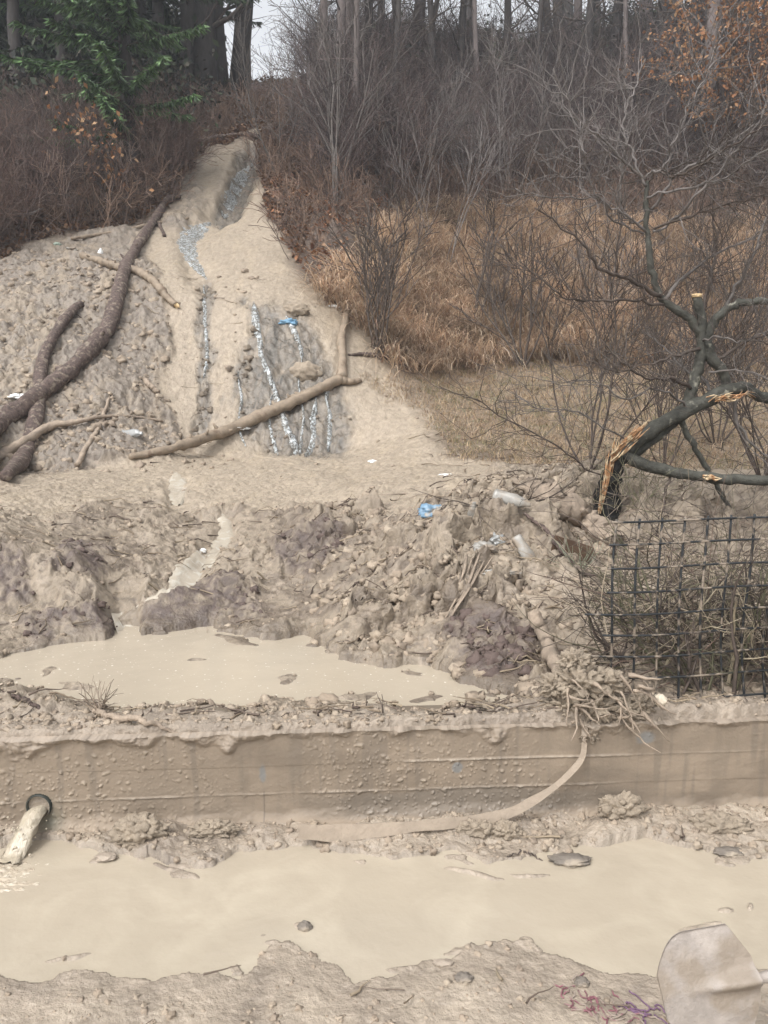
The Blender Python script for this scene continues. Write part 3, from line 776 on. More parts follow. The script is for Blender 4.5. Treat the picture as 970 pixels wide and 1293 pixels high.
# ------------------------------------------------------------------ fallen logs and branches on the mud
rng = np.random.default_rng(11)
def pxr(P, rp): return [r * p[1] / 970 for p, r in zip(P, rp)]
def fallen(name, label, pts, rp, mat, lift=.5, sides=12, cat='branch', ends=None, extra=None, lifts=None, wig=.004):
    P = []
    for k, (a, b_) in enumerate(pts):
        q = G(a, b_); r = rp[k] * q.y / 970
        q.z += r * lift + (lifts[k] if lifts else 0); P.append(q)
    R = [r * p.y / 970 for p, r in zip(P, rp)]
    root = thing(name, P[0][:], label, cat)
    b = MB(); limb(b, P, R, n=len(P) * 9, sides=sides, rng=rng, wig=wig, lump=.09)
    if max(R) > .05:
        Qp = smooth_path(P, 60)
        for k in range(9):
            i = rng.integers(4, 54); rr = np.interp(i / 59, np.linspace(0, 1, len(R)), R); d = rng.normal(size=3); d[2] = abs(d[2]); d /= np.linalg.norm(d)
            b.tube([Qp[i], Qp[i] + d * rr * 1.15, Qp[i] + d * rr * rng.uniform(1.3, 2.2)], [rr * .45, rr * .3, rr * .16], 7)
    b.build('stem', mat, root)
    for e in (extra or []):
        Q = []
        for k, (a, c_) in enumerate(e[0]):
            q = G(a, c_); q.z += e[1][k] * q.y / 970 * lift + (e[2][k] if len(e) > 2 and e[2] else 0); Q.append(q)
        b = MB(); limb(b, Q, [r * q.y / 970 for q, r in zip(Q, e[1])], sides=sides, rng=rng, wig=wig); b.build('side_branch', mat, root)
    if ends:
        b = MB()
        for (i, s) in ends:
            p = P[i]; q = P[i - 1] if i else P[1]; d = (p - q).normalized(); r = R[i]
            for k in range(9):
                o = Vector(rng.normal(size=3) * r * .45); L = r * rng.uniform(.8, 2.2) * s
                b.tube([p + o - d * r, p + o + d * L * .3, p + o * 1.1 + d * L], [r * .35, r * .28, r * .04], 4)
        b.build('broken_end', M_fresh, root, smooth=False)
    return root
fallen('fallen_log', 'long forked red-brown trunk lying down the muddy bank, broken at its upper tip',
       [(-120,640),(-60,600),(0,548),(42,515),(82,484),(115,452),(138,420),(148,385),(160,345),(182,302),(203,270),(210,252)], [13,13,12,11.5,11,10,8.5,7.5,6.5,5.5,4.5,3.5], M_barkred, lift=.9, cat='tree trunk', ends=[(11, 1)],
       extra=[([(8,610),(30,585),(44,545),(50,505),(55,460),(72,425),(96,395),(103,388)], [8,9,9,8.5,8,7,6,4]), ([(205,265),(216,256),(228,252)], [5,5,3]), ([(208,300),(200,285),(196,262)], [2,2,1])])
fallen('fallen_branch', 'long pale bent branch lying across the foot of the wet face',
       [(165,582),(215,574),(290,552),(350,527),(400,502),(431,486)], [4,6,7.5,7.5,7,7], M_barkpale, lift=1.2,
       extra=[([(431,487),(433,462),(431,440),(436,415),(441,394)], [7,5.5,5,4.2,3], [0,.02,.04,.05,.06]), ([(431,487),(445,487),(457,483)], [6,4,2])])
fallen('fallen_branch', 'thick muddy branch thinning to a curved dark twig at the foot of the bank',
       [(-60,620),(-5,592),(30,570),(62,548),(100,538),(140,530),(175,530),(206,536)], [13,11.5,9.5,7,5,3,2,1.3], M_mudwood, lift=1.1,
       extra=[([(98,592),(108,570),(126,540),(138,505)], [4,3,2.5,1.5])])
fallen('fallen_branch', 'crooked tan branch crossing under the upper end of the red-brown trunk',
       [(104,328),(130,336),(152,343),(178,350),(198,365),(210,380),(222,390)], [4.5,4.5,4.5,5,5,5,4], M_barkpale, lift=1.0, ends=[(6, .6)])
fallen('fallen_branch', 'dark fallen branch lying across the gully top', [(240,184),(262,182),(285,178),(312,175),(328,178)], [3,3.5,3.5,3,2], M_barkred, lift=1.2, sides=7, extra=[([(242,184),(243,196)], [3,2])])
fallen('fallen_branch', 'thin pale pole lying along the upper edge of the bank', [(90,305),(140,297),(190,288),(238,278)], [2,2.5,2.5,1.5], M_barkpale, lift=1.2, sides=6)
fallen('fallen_branch', 'short curved stick lying in the crumbly bank', [(182,480),(188,490),(200,500)], [3,4,3], M_mudwood, lift=1.0, sides=6)
fallen('fallen_branch', 'small twiggy branch stuck in the edge of the slurry near the rusty leaves', [(440,450),(470,452),(500,458),(515,468)], [1.5,3,3.5,2], M_barkred, lift=1.0, sides=6)
fallen('muddy_log', 'thick mud-caked log sticking out of the debris heap beside the charred stump', [(672,622),(700,640),(735,662),(775,690)], [12,17,18,12], M_mudwood, lift=.4, cat='log', sides=18, wig=.012)
fallen('wooden_post', 'leaning muddy post between the puddle and the root ball', [(672,806),(688,832),(706,866)], [8,9,9], M_mudwood, lift=.9, cat='post', sides=10, lifts=[.10, .06, .03])
fallen('fallen_branch', 'thin branch with a pale peeled tip lying down the debris heap', [(662,664),(690,682),(712,708),(735,730),(790,745)], [2,3,3,2.5,1.5], M_barkred, lift=1.5, sides=6, lifts=[.05, .03, .02, .02, .02])

# splayed broken stalks
def stalks():
    o = G(595, 722); root = thing('reed_stalks', o[:], 'spray of bleached split stalks hanging down the debris heap', 'stalks')
    for k, (a, b_, c_, d_) in enumerate([(602,705,556,800),(606,712,562,803),(598,715,560,798),(612,720,568,790),(622,715,575,770),(590,715,570,760),(604,730,560,806)]):
        b = MB(); P = [G(a, b_, .05), G((a + c_) / 2 + 4, (b_ + d_) / 2, .045), G(c_, d_, .03)]
        b.tube(smooth_path(P, 9), [.004, .009, .007, .003], 5, flat=.5); b.build('stalk', M_mudwood, root)
stalks()

# ------------------------------------------------------------------ the broken tree
def broken_tree():
    base = G(768, 656); Y0 = base.y
    root = thing('broken_tree', base[:], 'snapped tree with a charred stump, torn orange wood and bare limbs hanging over the fence', 'tree')
    def PP(l, dy=0): return [W(a, b, Y0 + (t[0] if (t := rest) else 0) + dy) for (a, b, *rest) in l]
    def mk(name, l, r, mat, sides=10, lump=.06, parent=root, n=None, wig=.004):
        P = PP(l); b = MB(); R = [.74 * q * p.y / 970 for q, p in zip(r, P)]
        Q = limb(b, P, R, sides=sides, rng=rng, lump=lump, n=n, wig=wig)
        b.build(name, mat, parent); return Q, R
    base_px = [(764,672,0),(765,650,0),(768,622,0),(773,598,-.02),(782,578,-.03)]
    mk('stump', base_px, [24,21,18,17,14], M_char, 12, .12)
    # torn wood
    b = MB()
    for k in range(24):
        t = rng.random() ** .7; x = 755 + t * 20 + rng.normal() * 1.5; y = 636 - t * 62 + rng.normal() * 4
        P = [W(x, y + 14, Y0 - .075), W(x + 3 + rng.normal() * 1.5, y - 6, Y0 - .085), W(x + 7 + rng.normal() * 3, y - 20 - rng.random() * 12, Y0 - .07)]
        b.tube(P, [.007, .009, .0015], 4, flat=.5)
    for k in range(26):
        t = rng.random(); x = 778 + t * 34; y = 570 - t * 26 + rng.normal() * 5
        P = [W(x - 8, y + 7, Y0 - .09), W(x, y, Y0 - .11), W(x + 12, y - 9 - rng.random() * 8, Y0 - .08)]
        b.tube(P, [.007, .008, .0015], 4, flat=.6)
    b.build('torn_wood', M_orange, root, smooth=False)
    A, _ = mk('limb', [(776,582,0),(798,562,0),(838,533,0),(878,512,0),(912,496,0),(938,490,0),(962,500,.05),(1000,514,.1),(1060,540,.3)], [10,12,13,12,11,9,7,7,5], M_barkgreen, 12)
    mk('limb', [(786,582,.05),(815,562,.05),(848,538,.05),(866,520,.03)], [8,9,8,6], M_barkgreen, 10)
    mk('limb', [(782,572,-.02),(808,584,-.04),(850,596,-.06),(900,603,-.08),(960,606,-.1),(1040,612,-.2),(1130,640,-.2)], [9,9,9,8.5,8,7,5], M_barkgreen, 12)
    b = MB()
    for k in range(16):
        x = 900 + rng.random() * 45; P = [W(x - 10, 506 + rng.normal() * 3 - (x - 900) * .1, Y0 - .07), W(x, 502 + rng.normal() * 3 - (x - 900) * .05, Y0 - .075), W(x + 10, 500 + rng.normal() * 5, Y0 - .06)]
        b.tube(P, [.006, .010, .002], 4, flat=.5)
    b.build('torn_wood', M_orange, root, smooth=False); b = MB()
    for k in range(8):
        x = 893 + rng.random() * 12; P = [W(x - 6, 603 + rng.normal() * 2, Y0 - .125), W(x, 603 + rng.normal() * 2, Y0 - .135), W(x + 8, 604, Y0 - .125)]
        b.tube(P, [.004, .007, .002], 4)
    b.build('torn_wood', M_orange, root, smooth=False)
    mk('limb', [(858,528,.02),(872,555,.03),(890,585,.06),(905,612,.1),(928,655,.1)], [5.5,5,4.5,4,3], M_barkgreen, 8)
    mk('limb', [(866,514,.03),(878,480,.03),(885,445,.03),(887,412,.02),(880,374,0)], [9,9,9,8,7], M_barkgreen, 10)
    c = W(880, 373, Y0); b = MB(); b.tube([c - Vector((0, 0, .012)), c + Vector((0, 0, .008))], [.030, .029], 14); b.build('cut_end', M_fresh, root)
    mk('limb', [(886,428,.03),(876,408,.03),(856,392,.03),(836,376,.02),(825,350,0),(820,318,0),(817,290,0),(816,262,0),(818,228,0)], [8,7.5,7,6,5.5,5,4.5,4,2.5], M_barkgreen, 9)
    mk('limb', [(922,492,.02),(912,468,.02),(897,450,.02),(893,428,.02),(905,402,.0),(928,386,-.03),(960,380,-.1),(1010,384,-.2)], [9,9,9,8,7,6,5,4], M_barkgreen, 10)
    # the bare boughs, each with its own twigs
    BR = [([(835,374,0),(800,356,-.1),(773,345,-.2),(754,336,-.25),(736,308,-.3),(705,283,-.35),(675,262,-.4)], 3.6, 0),
          ([(838,385,0),(800,380,-.1),(773,378,-.15),(735,379,-.2),(714,376,-.3),(680,351,-.3),(655,330,-.3)], 2.6, 0),
          ([(816,292,0),(785,268,-.1),(757,252,-.2),(743,220,-.25),(736,190,-.3),(733,153,-.3)], 2.0, 1),
          ([(816,235,0),(807,221,0),(779,193,-.1),(756,172,-.15),(733,153,-.2),(712,118,-.25),(699,86,-.3)], 2.4, 1),
          ([(812,228,0),(800,200,0),(788,165,.1),(790,142,.1),(798,122,.1),(808,95,.2),(815,74,.2)], 2.0, 1),
          ([(814,226,0),(822,217,0),(835,215,-.1),(846,190,-.1),(854,172,-.15),(872,132,-.2),(891,94,-.2),(909,58,-.2)], 2.2, 1),
          ([(822,265,0),(853,224,-.1),(875,208,-.15),(897,196,-.2),(935,168,-.3),(975,145,-.4),(1040,100,-.6)], 2.6, 1),
          ([(818,230,0),(828,215,0),(848,222,-.1),(870,215,-.2),(905,195,-.3),(975,155,-.5),(1030,120,-.6)], 2.0, 0),
          ([(816,250,0),(840,243,-.1),(866,238,-.15),(909,227,-.2),(970,190,-.4),(1050,160,-.6)], 2.2, 1),
          ([(825,292,0),(847,283,0),(878,249,-.2),(909,215,-.3),(952,162,-.4),(985,120,-.4)], 2.4, 1),
          ([(825,289,0),(872,274,-.1),(928,255,-.2),(985,240,-.4),(1060,220,-.5)], 2.2, 0),
          ([(813,295,0),(793,287,0),(773,277,-.1),(757,252,-.2),(720,250,-.3),(680,246,-.3),(650,238,-.3)], 1.8, 1),
          ([(819,276,0),(806,282,0),(795,280,0),(787,271,0),(784,240,0),(782,205,.1)], 2.2, 0),
          ([(840,378,0),(858,355,.1),(875,340,.2),(910,318,.3),(950,300,.4),(1000,280,.4)], 3.0, 0),
          ([(886,420,.05),(890,380,.1),(898,345,.15),(905,310,.2),(900,270,.2),(905,240,.2)], 3.5, 0),
          ([(900,410,.05),(925,370,.1),(948,330,.15),(965,285,.2),(985,250,.2)], 3.5, 0),
          ([(884,440,.0),(850,450,-.1),(815,462,-.2),(780,470,-.3),(740,455,-.35)], 3.0, 0),
          ([(872,490,.0),(848,478,-.1),(820,478,-.2),(790,462,-.3),(760,430,-.3)], 3.2, 0),
          ([(905,505,0),(890,480,.2),(868,470,.3),(840,440,.4),(815,420,.5)], 3.0, 0),
          ([(905,455,0),(930,440,.1),(960,425,.1),(1000,418,.1)], 3.0, 0),
          ([(888,430,0),(905,425,-.1),(935,432,-.2),(975,415,-.3)], 2.2, 1),
          ([(870,520,0),(850,500,-.1),(820,492,-.2),(790,505,-.3),(750,480,-.3),(700,492,-.3)], 2.2, 0),
          ([(850,590,0),(840,620,-.1),(835,650,-.2),(825,690,-.2)], 2.2, 0),
          ([(925,498,0),(935,540,.0),(960,570,.0),(1000,590,.0)], 3.2, 0),
          ([(895,470,0),(935,468,-.1),(975,480,-.2),(1010,480,-.2)], 2.4, 0),
          ([(770,606,0),(740,590,-.1),(700,560,-.2),(650,535,-.25),(600,505,-.3),(555,488,-.3)], 1.5, 0),
          ([(805,560,0),(770,545,-.1),(730,520,-.15),(690,520,-.2),(650,500,-.2)], 1.6, 0)]
    for l, r, pale in BR:
        P = PP(l); b = MB(); R = .78 * np.linspace(r, max(.8, r * .3), len(P)) * np.array([p.y for p in P]) / 970
        Q = limb(b, P, R, sides=6, rng=rng, lump=.05, n=len(P) * 4, wig=.006)
        for k in range(int(len(Q) * 1.1)):
            i = rng.integers(3, len(Q) - 1); d = Q[i] - Q[i - 1]; d /= np.linalg.norm(d)
            v = np.cross(d, rng.normal(size=3)); v /= np.linalg.norm(v)
            dd = d * rng.uniform(.3, .9) + v * .8 + np.array([0, 0, .15]); L = rng.uniform(.10, .55)
            grow(b, rng, Q[i], dd, L, .0030, 1 if L > .2 else 0, trop=.1, wig=.22, kids=(1, 4), rmin=.0013)
        b.build('bough', M_twigpale if pale and l[-1][1] < 200 else (M_twigdark if rng.random() < .7 else M_twiggrey), root)
broken_tree()

# ------------------------------------------------------------------ mesh fence, hedge stems and root ball by the wall
M_wire = material('black_wire', (.018, .02, .022), .5, .3, 30, .2, 60, mudcol=(.22, .18, .14), mudamt=.28)
def fence():
    y0 = WY + .11
    root = thing('mesh_fence', (1.9, y0 + WS * 1.9, .4), 'black square wire mesh fence panel standing on the concrete wall', 'fence')
    zr = [W(900, p, y0 + WS * 1.25).z for p in (904, 880, 852, 825, 797, 770, 742, 713, 684, 656)]
    s = .0905; x0 = W(770, 780, y0 + .08).x
    cols = [x0 + i * s for i in range(-1, 26)]
    def pt(x, z, k=0): return Vector((x + .010 * math.sin(z * 9 + x * 3) , y0 + WS * x + .012 * math.sin(x * 7 + z * 5) + .012 * math.cos(z * 11), z + .008 * math.sin(x * 5.0)))
    b = MB()
    for i, x in enumerate(cols):
        z0, z1 = .385, zr[-1] + .012
        if i == 0: z0, z1 = zr[1] + .01, zr[3]
        b.tube([pt(x, z) for z in np.linspace(z0, z1, 14)], .0044 * (1.15 if i % 3 else 1), 6)
    b.build('upright_wires', M_wire, root)
    b = MB()
    for k, z in enumerate(zr):
        xs = x0 - (.0 if k > 5 else (.09 if k % 2 else .02)) - .02
        b.tube([pt(x, z) + Vector((0, -.007, 0)) for x in np.linspace(xs, cols[-1] + .02, 50)], .0044, 6)
    b.build('cross_wires', M_wire, root)
fence()

def hedge(px, name_label, n, seed, h=.62, spread=.22, mats=(M_twigdark,), y=None, cat='shrub', lvl=2, c=None, r=(.004, .011), trop=.25, kids=(3, 6)):
    r_ = np.random.default_rng(seed); x = W(px, 850, y).x
    z = H(x, y) - .03; root = thing('hedge_shrub', (x, y, z), name_label, cat)
    for m_i, mt in enumerate(mats):
        b = MB()
        for k in range(int(n * .7) // len(mats)):
            p = np.array([x + r_.normal() * spread * .35, y + r_.normal() * .05, z]); d = np.array([r_.normal() * .5, r_.normal() * .3, 1])
            grow(b, r_, p, d, h * r_.uniform(.7, 1.25), r_.uniform(*r), lvl, trop=.08, wig=.2, kids=kids, rmin=.0013, ang=(.4, 1.1))
        b.build('stems' if m_i == 0 else 'shoots', mt, root)
M_olive = material('olive_stems', (.105, .10, .06), .7, .4, 18, .3, 60)
M_straw = material('straw_stems', (.33, .28, .20), .7, .35, 18, 0)
hedge(862, 'dense olive-stemmed shrub growing up through the wire mesh', 14, 21, y=WY + .26, mats=(M_olive, M_twigdark), h=.5)
hedge(918, 'dark thick-stemmed shrub behind the wire mesh', 14, 22, y=WY + .27, mats=(M_twigdark, M_olive), h=.5)
hedge(965, 'brown shrub behind the mesh at the edge of the view', 14, 23, y=WY + .3, mats=(M_twigdark, M_straw), h=.48)
hedge(800, 'straw-coloured thin shrub behind the first squares of the mesh', 12, 24, y=WY + .45, mats=(M_straw, M_twigdark), h=.42)
hedge(1040, 'tangled shrub behind the mesh outside the picture edge', 12, 25, y=WY + .35, mats=(M_twigdark,), h=.48)

def tangle():
    """brambles, dead stalks and twigs behind the fence"""
    r_ = np.random.default_rng(31); b = MB()
    cols = [(.27, .22, .16), (.10, .08, .065), (.06, .048, .04), (.16, .13, .10), (.10, .09, .055), (.13, .09, .07)]
    for k in range(1900):
        px = r_.uniform(745, 1250); far = k % 3 == 0; y = WY + .18 + (abs(r_.normal()) * .5 if not far else r_.uniform(.4, 3.6)); px = px if y < 4 else px * .9 + 60
        x = (px - 485) / 970 * y * 1.06; z = H(x, y) + r_.uniform(-.02, .40)
        a = r_.uniform(0, 6.28); e = r_.uniform(-.3, 1.0); d = np.array([math.cos(a), math.sin(a) * .5, e])
        L = r_.uniform(.15, .6) * (.7 if far else 1); n = 7; p = np.array([x, y, z]); P = [p]; d /= np.linalg.norm(d)
        for i in range(n - 1):
            d = d + r_.normal(size=3) * .2 - np.array([0, 0, .06]); d /= np.linalg.norm(d); P.append(P[-1] + d * L / (n - 1))
        P = [q if q[1] > WY + .13 + WS * q[0] else np.array([q[0], WY + .13 + WS * q[0], q[2]]) for q in P]
        b.tube(P, np.linspace(r_.uniform(.0015, .004), .001, n), 3, c=np.array(cols[r_.integers(6)]) * r_.uniform(.7, 1.2), cap=False)
    tag(b.build('bramble_tangle', M_brush), 'tangle of brambles and dead stalks behind the wire mesh', kind='stuff')
tangle()

M_mudball = material('caked_root_mud', (.27, .222, .168), .75, .2, 20, .9, 60, bdist=.012)
def rootball():
    r_ = np.random.default_rng(41)
    c = Vector(W(752, 885, WY + .02 + WS * .7)); root = thing('root_ball', (c.x, c.y, .38), 'muddy torn-up root ball spilling over the edge of the concrete wall', 'roots')
    b = MB()
    for (a, e, rr, s) in ((730, 862, .085, 1), (752, 890, .08, 2), (712, 893, .06, 3), (790, 900, .06, 4), (742, 922, .05, 5), (700, 866, .05, 6), (765, 862, .06, 7), (725, 835, .05, 8), (812, 888, .045, 10), (775, 925, .04, 11)):
        V, T = blob(W(a, e, WY + .03 + WS * .75 + (.03 if s != 5 else -.0)), rr, s, .75, 5, (1, .75, .8), 3.4); b.add(V, None, T)
    b.build('soil', M_mudball, root)
    V, T = blob(W(834, 884, WY - .03 + WS), .024, 9, .3, 3); b = MB(); b.add(V, None, T); b.build('mud_clot', material('pale_clot', (.55, .48, .38), .7, .1, 20, .5, 60), root)
    for k in range(30):
        b = MB()
        p = np.array(W(r_.uniform(715, 815), r_.uniform(850, 915), WY - .02 + WS * .8)); a = r_.uniform(-1.9, .75) if k % 3 else r_.uniform(-.6, .3)
        d = np.array([math.cos(a), -.35 - r_.random() * .4, math.sin(a)]); d /= np.linalg.norm(d)
        L = r_.uniform(.05, .17); P = [p]
        for i in range(7):
            d = d + r_.normal(size=3) * .2; d /= np.linalg.norm(d); q = P[-1] + d * L / 7
            q[1] = min(q[1], WY + WS * q[0] - .012); q[1] = max(q[1], WY + WS * q[0] - .10); P.append(q)
        R = np.linspace(r_.uniform(.003, .010), .0012, 8); b.tube(P, R, 6, lump=.16, rng=r_)
        b.build('root', M_mudwood, root)
rootball()

def strap():
    pts = [(741,905,.03),(738,925,-.03),(738,940,-.035),(735,957,-.04),(722,974,-.05),(700,994,-.06),(672,1012,-.075),(642,1027,-.09),(600,1036,-.10),(540,1042,-.12),(480,1048,-.13),(425,1052,-.14),(378,1050,-.15)]
    wd = [6,7,8,9,12,13,13,15,16,17,19,21,20]
    P = []
    for a, b_, dy in pts:
        y = WY + dy; q = W(a, b_, y); y = WY + dy + WS * q.x; P.append(W(a, b_, y))
    P = smooth_path(P, 90); wv = np.interp(np.linspace(0, 1, 90), np.linspace(0, 1, len(wd)), wd) * P[:, 1] / 970 / 2
    tw = np.interp(np.linspace(0, 1, 90), [0, .2, .5, .8, 1], [.2, .3, .9, .75, .6])
    V = []; D = np.gradient(P, axis=0); D /= np.linalg.norm(D, axis=1)[:, None]
    for i in range(90):
        side = np.cross(D[i], [0, -1, 0]); side /= np.linalg.norm(side); side = side * (1 if side[2] > 0 else -1)
        u = side + np.array([0, .35, 0]); u /= np.linalg.norm(u); nn = np.cross(u, D[i]); nn /= np.linalg.norm(nn)
        wob = 1 + .07 * math.sin(i * .5) + .10 * math.sin(i * .17 + 1)
        for s, t in ((-1, -.5), (0, -.6), (1, -.5), (1, .5), (0, .5), (-1, .5)): V.append(P[i] + u * wv[i] * s * wob + nn * .0035 * t)
    Q = [(i * 6 + k, i * 6 + (k + 1) % 6, (i + 1) * 6 + (k + 1) % 6, (i + 1) * 6 + k) for i in range(89) for k in range(6)]
    o = link('flat_strap', mesh_from('flat_strap', V, Q, smooth=False), material('muddy_strap', (.30, .245, .19), .7, .18, 12, .4, 60)); tag(o, 'long flat muddy strap hanging over the wall from the root ball', 'strap')
strap()

# ------------------------------------------------------------------ shovel
def shovel():
    m = material('muddy_steel', (.29, .255, .225), .5, .22, 11, .8, 26, mudcol=(.235, .195, .155), mudamt=.25)
    c = W(912, 1243, 1.62)
    root = thing('shovel', c[:], 'mud-coated steel shovel resting in the slurry', 'shovel')
    # blade: local u along the blade (tip at -), v across
    U, Vv = 61, 49; L = .30; B = .25
    u = np.linspace(-.145, .085, U); v = np.linspace(-1, 1, Vv)
    UU, VV = np.meshgrid(u, v, indexing='ij')
    t = (UU + .145) / .23
    half = np.where(t < .38, B / 2 * (1 - (1 - t / .38) ** 2.2 * .62), B / 2 * (1 - .08 * (t - .38)))
    half = np.where(t > .84, half * (1 - ((t - .84) / .16) * .62), half)
    y_ = VV * half
    dish = -.10 * (y_ ** 2) / (B / 2) - .35 * np.clip(-UU - .05, 0, 1) ** 2
    ridge = .030 * sstep(.15, .95, t) * np.exp(-(y_ / (.007 + .014 * t)) ** 2)
    n_ = dish + ridge + .0015 * fbm(UU * 20, y_ * 20, 3, 5)
    loc = np.stack([UU + .02 * (1 - np.abs(VV) ** 2) * (t < .3) * 0, y_, n_], -1).reshape(-1, 3)
    a = math.radians(10)
    ex = Vector((math.cos(a), .10, math.sin(a))).normalized()          # along the blade towards the handle
    ey = Vector((.13, .30, .95)).normalized(); ey = (ey - ex * ey.dot(ex)).normalized()
    ez = ex.cross(ey); ez = ez if ez.y < 0 else -ez
    R = np.array([ex, ey, ez])
    top = loc @ R + np.array(c); bot = (loc - (0, 0, .003)) @ R + np.array(c)
    n = U * Vv
    i = np.arange(U - 1)[:, None] * Vv; j = np.arange(Vv - 1)[None]
    Q = np.stack([i + j, i + j + 1, i + Vv + j + 1, i + Vv + j], -1).reshape(-1, 4)
    per = [k for k in range(Vv)] + [k * Vv + Vv - 1 for k in range(1, U)] + [(U - 1) * Vv + k for k in range(Vv - 2, -1, -1)] + [k * Vv for k in range(U - 2, 0, -1)]
    Qs = [(per[k], per[(k + 1) % len(per)], n + per[(k + 1) % len(per)], n + per[k]) for k in range(len(per))]
    link('blade', mesh_from('blade', np.vstack([top, bot]), np.vstack([Q, Q[:, ::-1] + n, Qs])), m, root)
    def pt(u_, v_, w_): return Vector(np.array([u_, v_, w_]) @ R + np.array(c))
    b = MB(); b.tube([pt(.06, 0, .010), pt(.12, 0, .016), pt(.25, .0, .02), pt(.36, 0, .04)], [.008, .015, .018, .019], 14); b.build('socket', m, root)
    b = MB(); b.tube([pt(.34, 0, .036), pt(.7, .03, .11), pt(1.35, .06, .26)], [.0185, .018, .018], 14); b.build('handle', material('ash_handle', (.32, .22, .12), .6, .2, 8, .2, 40), root)
shovel()

# ------------------------------------------------------------------ litter and small things
M_clear = material('clear_plastic', (.55, .56, .55), .18, .1, 10, .2, 40, spec=.6, trans=.55)
M_clearm = material('muddied_plastic', (.27, .255, .23), .3, .3, 14, .3, 40, spec=.5, mudcol=(.25, .205, .16), mudamt=.35)
M_blue = material('blue_plastic', (.15, .25, .35), .35, .2, 20, .4, 40, spec=.5, mudcol=(.34, .30, .25), mudamt=.33)
M_white = material('white_plastic', (.75, .75, .73), .4, .08, 20, .2, 40)
M_or = material('orange_cap', (.62, .20, .06), .5, .2, 20, .2, 40)
def bottle(px, py, ang, label, L=.21, r=.032, mat=M_clearm, cap=None, crush=.25, seed=1, tilt=.0, lift=.02):
    r_ = np.random.default_rng(seed); p = G(px, py, lift)
    root = thing('plastic_bottle', p[:], label, 'bottle')
    prof = [(0, .0), (0, .7), (.04, .95), (.10, 1), (.30, .93), (.34, 1), (.55, 1), (.62, .92), (.70, .8), (.82, .45), (.88, .36), (.93, .36), (.93, 0)]
    d = Vector((math.cos(ang), -.25, math.sin(ang) * .75)).normalized(); a = d.cross(Vector((0, -1, .3))).normalized(); bb = d.cross(a)
    n = 20; V = []
    for t, q in prof:
        for k in range(n):
            th = k * 2 * math.pi / n; f = q * r * (1 + crush * float(perlin(th * 1.1 + seed, t * 5, seed)))
            V.append(p + d * (t - .5) * L + a * f * math.cos(th) + bb * f * math.sin(th) * (1 - crush * .8))
    Q = [(i * n + k, i * n + (k + 1) % n, (i + 1) * n + (k + 1) % n, (i + 1) * n + k) for i in range(len(prof) - 1) for k in range(n)]
    link('bottle_body', mesh_from('bottle_body', [tuple(v) for v in V], Q), mat, root)
    if cap:
        b = MB(); b.tube([p + d * .40 * L, p + d * .50 * L], [r * .47, r * .47], 14); b.build('cap', cap, root)
    return root
bottle(665, 706, math.radians(-66), 'crushed clear bottle with a torn orange neck in the debris heap', seed=2, L=.23, r=.035, cap=M_or)
bottle(648, 646, math.radians(-20), 'grimy crushed bottle under the dark twigs at the top of the heap', seed=3, L=.24, r=.036)
bottle(597, 659, math.radians(85), 'small upright cloudy bottle half sunk in the heap, near the blue bag', seed=4, L=.14, r=.03)
bottle(127, 322, math.radians(80), 'white bottle standing on the edge of the upper bank', seed=5, L=.16, r=.04, mat=M_white, crush=.1)
bottle(168, 551, math.radians(5), 'crumpled clear bottle at the foot of the crumbly bank', seed=6, L=.26, r=.05, mat=M_clear, crush=.5)
def scrap(px, py, s, label, mat, seed, name='plastic_bag', cat='plastic bag', sq=(1.3, .8, .6), amp=.7, lift=.0):
    p = G(px, py, lift); V, T = blob((0, 0, 0), s, seed, amp, 4, sq, 1.6)
    o = link(name, mesh_from(name, V, None, T), mat, None, p[:]); tag(o, label, cat); return o
scrap(546, 648, .065, 'crumpled blue plastic bag smeared with mud on the crest of the slurry', M_blue, 3, sq=(1.35, .8, .7))
scrap(612, 694, .05, 'grey crumpled plastic bag above the bleached stalks', M_clearm, 5, sq=(1.2, .8, .6))
scrap(628, 684, .04, 'shiny folded clear bag on the debris heap', M_clear, 6, sq=(1.1, .8, .9))
scrap(366, 408, .07, 'blue scrap of plastic caught at the head of the short trickle', material('bright_blue', (.15, .28, .40), .4, .2, 10, .3, 30), 7, sq=(1.4, .6, .7))
scrap(301, 541, .07, 'flat white scrap lying by the middle of the long pale branch', M_white, 8, name='plastic_scrap', cat='litter', sq=(1.6, 1, .35))
scrap(420, 162+225, .04, 'white twist of plastic at the slurry edge below the rusty leaves', M_white, 9, name='plastic_scrap', cat='litter', sq=(2, .6, .4))
scrap(22, 503, .055, 'white crumpled wrapper beside the thick lower end of the fallen trunk', M_white, 10, name='plastic_scrap', cat='litter', sq=(1.4, .8, .5), lift=.02)
scrap(92, 316, .06, 'dull grey plastic lump on the upper edge of the bank', M_clearm, 11, name='plastic_scrap', cat='litter', sq=(1.3, 1, .5))
scrap(72, 310, .045, 'greenish plastic lump on the upper edge of the bank, beside the dull grey one', material('greenish', (.30, .36, .30), .4, .1), 12, name='plastic_scrap', cat='litter')
scrap(562, 600, .035, 'small white wrapper on the flat mud near the grassy edge', M_white, 13, name='plastic_scrap', cat='litter', sq=(1.5, .8, .4))
scrap(634, 578+145, .045, 'folded pale wrapper just above the middle of the debris heap', M_clearm, 14, name='plastic_scrap', cat='litter', sq=(1.8, .5, .4), amp=.5)
scrap(255, 697, .022, 'tiny white scrap in the milky creek', M_white, 15, name='plastic_scrap', cat='litter')
scrap(470, 583, .03, 'tiny white scrap on the pale mud below the wet face', M_white, 16, name='plastic_scrap', cat='litter')

